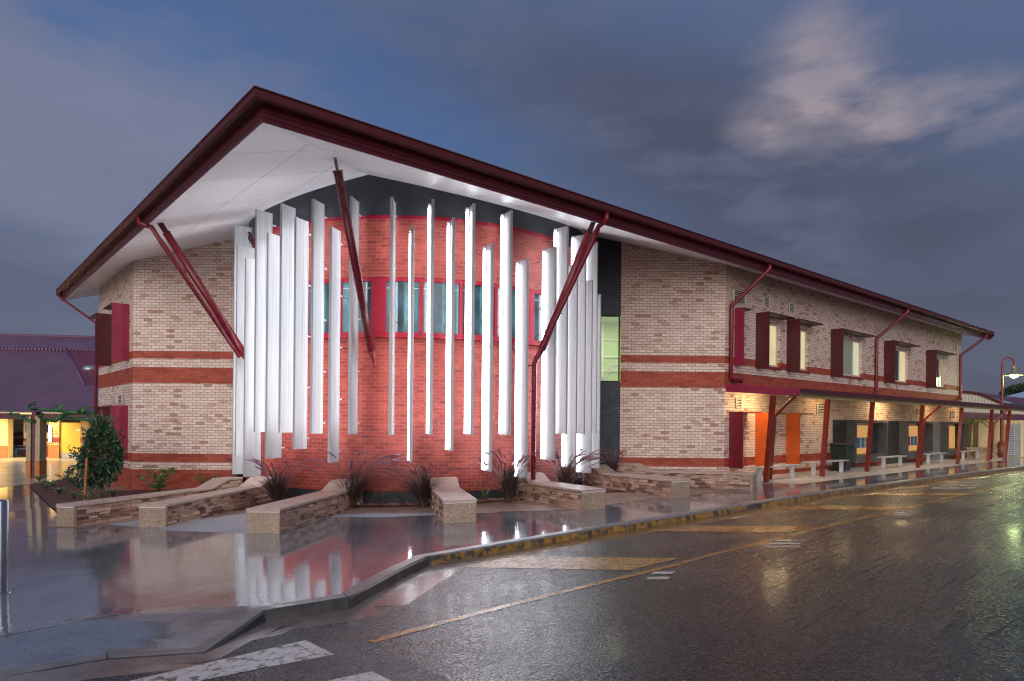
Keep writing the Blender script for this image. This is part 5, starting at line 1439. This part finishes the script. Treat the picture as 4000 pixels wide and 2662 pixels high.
# wind-drawn fine structure
mpf = nt.nodes.new('ShaderNodeMapping'); mpf.inputs['Scale'].default_value = (1.2, 1.2, 3.6); mpf.inputs['Rotation'].default_value = (0, math.radians(24), 0); L(nt, tc, mpf.inputs[0])
fine = noise(nt, mpf.outputs[0], 4.2, 7, .55)
def sdir(sx, sy):
    a, b_ = ray(sx, sy); return Vector((a, 1, b_)).normalized()
dn = nt.nodes.new('ShaderNodeVectorMath'); dn.operation = 'MULTIPLY_ADD'
sub = nt.nodes.new('ShaderNodeVectorMath'); sub.operation = 'SUBTRACT'; L(nt, nz.outputs['Color'], sub.inputs[0]); sub.inputs[1].default_value = (.5, .5, .5)
L(nt, sub.outputs[0], dn.inputs[0]); dn.inputs[1].default_value = (.17, .17, .17); L(nt, tc, dn.inputs[2])
def blob(sx, sy, rx, ry, rot=0.0, soft=1.0):
    """soft elliptical cloud patch around a direction of the sky; rx, ry in radians-ish"""
    c = sdir(sx, sy); e = Vector((1, 0, 0)); e = (e - c * e.dot(c)).normalized(); u = c.cross(e) * -1
    if u.z < 0: u = -u
    e2 = e * math.cos(rot) + u * math.sin(rot); u2 = u * math.cos(rot) - e * math.sin(rot)
    def dot(v):
        d = nt.nodes.new('ShaderNodeVectorMath'); d.operation = 'DOT_PRODUCT'; L(nt, dn.outputs[0], d.inputs[0]); d.inputs[1].default_value = v; return d.outputs['Value']
    qx = math_(nt, 'DIVIDE', math_(nt, 'SUBTRACT', dot(e2), c.dot(e2)), rx); qy = math_(nt, 'DIVIDE', math_(nt, 'SUBTRACT', dot(u2), c.dot(u2)), ry)
    r2 = math_(nt, 'ADD', math_(nt, 'MULTIPLY', qx, qx), math_(nt, 'MULTIPLY', qy, qy))
    front = math_(nt, 'GREATER_THAN', dot(c), 0.2)
    return math_(nt, 'MULTIPLY', math_(nt, 'POWER', 2.718, math_(nt, 'MULTIPLY', r2, -1.0)), front)
sxyz = nt.nodes.new('ShaderNodeSeparateXYZ'); L(nt, tc, sxyz.inputs[0])
base = ramp(nt, sxyz.outputs[2], [(0.0, (.092, .10, .152)), (.12, (.112, .128, .20)), (.3, (.098, .130, .228)), (.5, (.096, .142, .278)), (1, (.12, .155, .33))])
gap = math_(nt, 'ADD', math_(nt, 'MULTIPLY', blob(1150, 230, .42, .14, -.35), 1.25), math_(nt, 'MULTIPLY', blob(350, 380, .22, .06, -.45), .7))
gap = ramp(nt, math_(nt, 'ADD', gap, math_(nt, 'MULTIPLY', math_(nt, 'SUBTRACT', .5, fine), 1.1)), [(.1, (0,) * 3), (1.15, (.8,) * 3)])
c1 = mix(nt, gap, base, (.066, .142, .335))
dark = math_(nt, 'MULTIPLY', math_(nt, 'ADD', blob(2450, 480, .40, .12, -.4), blob(3500, 900, .35, .14, -.5)), .7)
c2 = mix(nt, dark, c1, (.072, .080, .136))
mv = math_(nt, 'ADD', math_(nt, 'MULTIPLY', blob(330, 600, .34, .13, -.40), 1.35), math_(nt, 'MULTIPLY', blob(2800, 720, .20, .06, -.5), .35))
mv = ramp(nt, math_(nt, 'ADD', mv, math_(nt, 'MULTIPLY', math_(nt, 'SUBTRACT', fine, .5), 1.2)), [(.2, (0,) * 3), (1.0, (.9,) * 3)])
c3 = mix(nt, mv, c2, (.20, .218, .325))
cr = math_(nt, 'ADD', math_(nt, 'ADD', math_(nt, 'ADD', blob(3140, 230, .065, .060, -.5), math_(nt, 'MULTIPLY', blob(3330, 330, .07, .045, -.4), .6)), math_(nt, 'MULTIPLY', blob(3620, 390, .14, .040, .10), .85)), math_(nt, 'MULTIPLY', blob(2950, 510, .06, .022, -.2), .6))
fine2 = noise(nt, mpf.outputs[0], 9.5, 6, .6)
mot = math_(nt, 'ADD', math_(nt, 'MULTIPLY', math_(nt, 'SUBTRACT', fine, .5), 2.0), math_(nt, 'MULTIPLY', math_(nt, 'SUBTRACT', fine2, .5), 2.0))
cr = math_(nt, 'MULTIPLY', math_(nt, 'MINIMUM', cr, 1.15), math_(nt, 'ADD', .74, mot))
cr = ramp(nt, cr, [(.12, (0,) * 3), (.55, (.45,) * 3), (1, (.9,) * 3)])
c4 = mix(nt, cr, c3, (.37, .31, .35))
wis = ramp(nt, fine, [(.44, (0,) * 3), (.75, (.42,) * 3)])
c5 = mix(nt, wis, c4, (.135, .158, .252))
sc10 = nt.nodes.new('ShaderNodeVectorMath'); sc10.operation = 'SCALE'; sc10.inputs['Scale'].default_value = 9.5; L(nt, c5, sc10.inputs[0])
fin_ = mix(nt, .94, sky.outputs[0], sc10.outputs[0])
L(nt, fin_, bg.inputs[0]); bg.inputs[1].default_value = .1

sl = bpy.data.lights.new('sun', 'SUN'); sl.energy = 2.2; sl.angle = math.radians(60); sl.color = (1.0, .95, .94)
so2 = bpy.data.objects.new('sun', sl); COL.objects.link(so2)
so2.rotation_euler = Vector((.13, 1.0, -.26)).to_track_quat('-Z', 'Y').to_euler()

cam = bpy.data.cameras.new('camera'); cam.sensor_width = 36; cam.lens = F_ / 4000 * 36; cam.shift_y = (1647 - 1331) / 4000; cam.clip_end = 2000; cam.clip_start = .1
co = bpy.data.objects.new('camera', cam); COL.objects.link(co); co.location = (0, 0, H_)
co.rotation_euler = (Matrix.Rotation(PI / 2, 3, 'X') @ Matrix.Rotation(R_, 3, 'Z')).to_euler()
SC.camera = co
SC.view_settings.view_transform = 'Standard'; SC.view_settings.look = 'None'; SC.view_settings.exposure = .12; SC.view_settings.gamma = 1
try:
    SC.cycles.use_denoising = True; SC.cycles.max_bounces = 8; SC.cycles.sample_clamp_indirect = 8
    SC.cycles.use_light_tree = True; SC.cycles.filter_width = 1.2
except Exception: pass
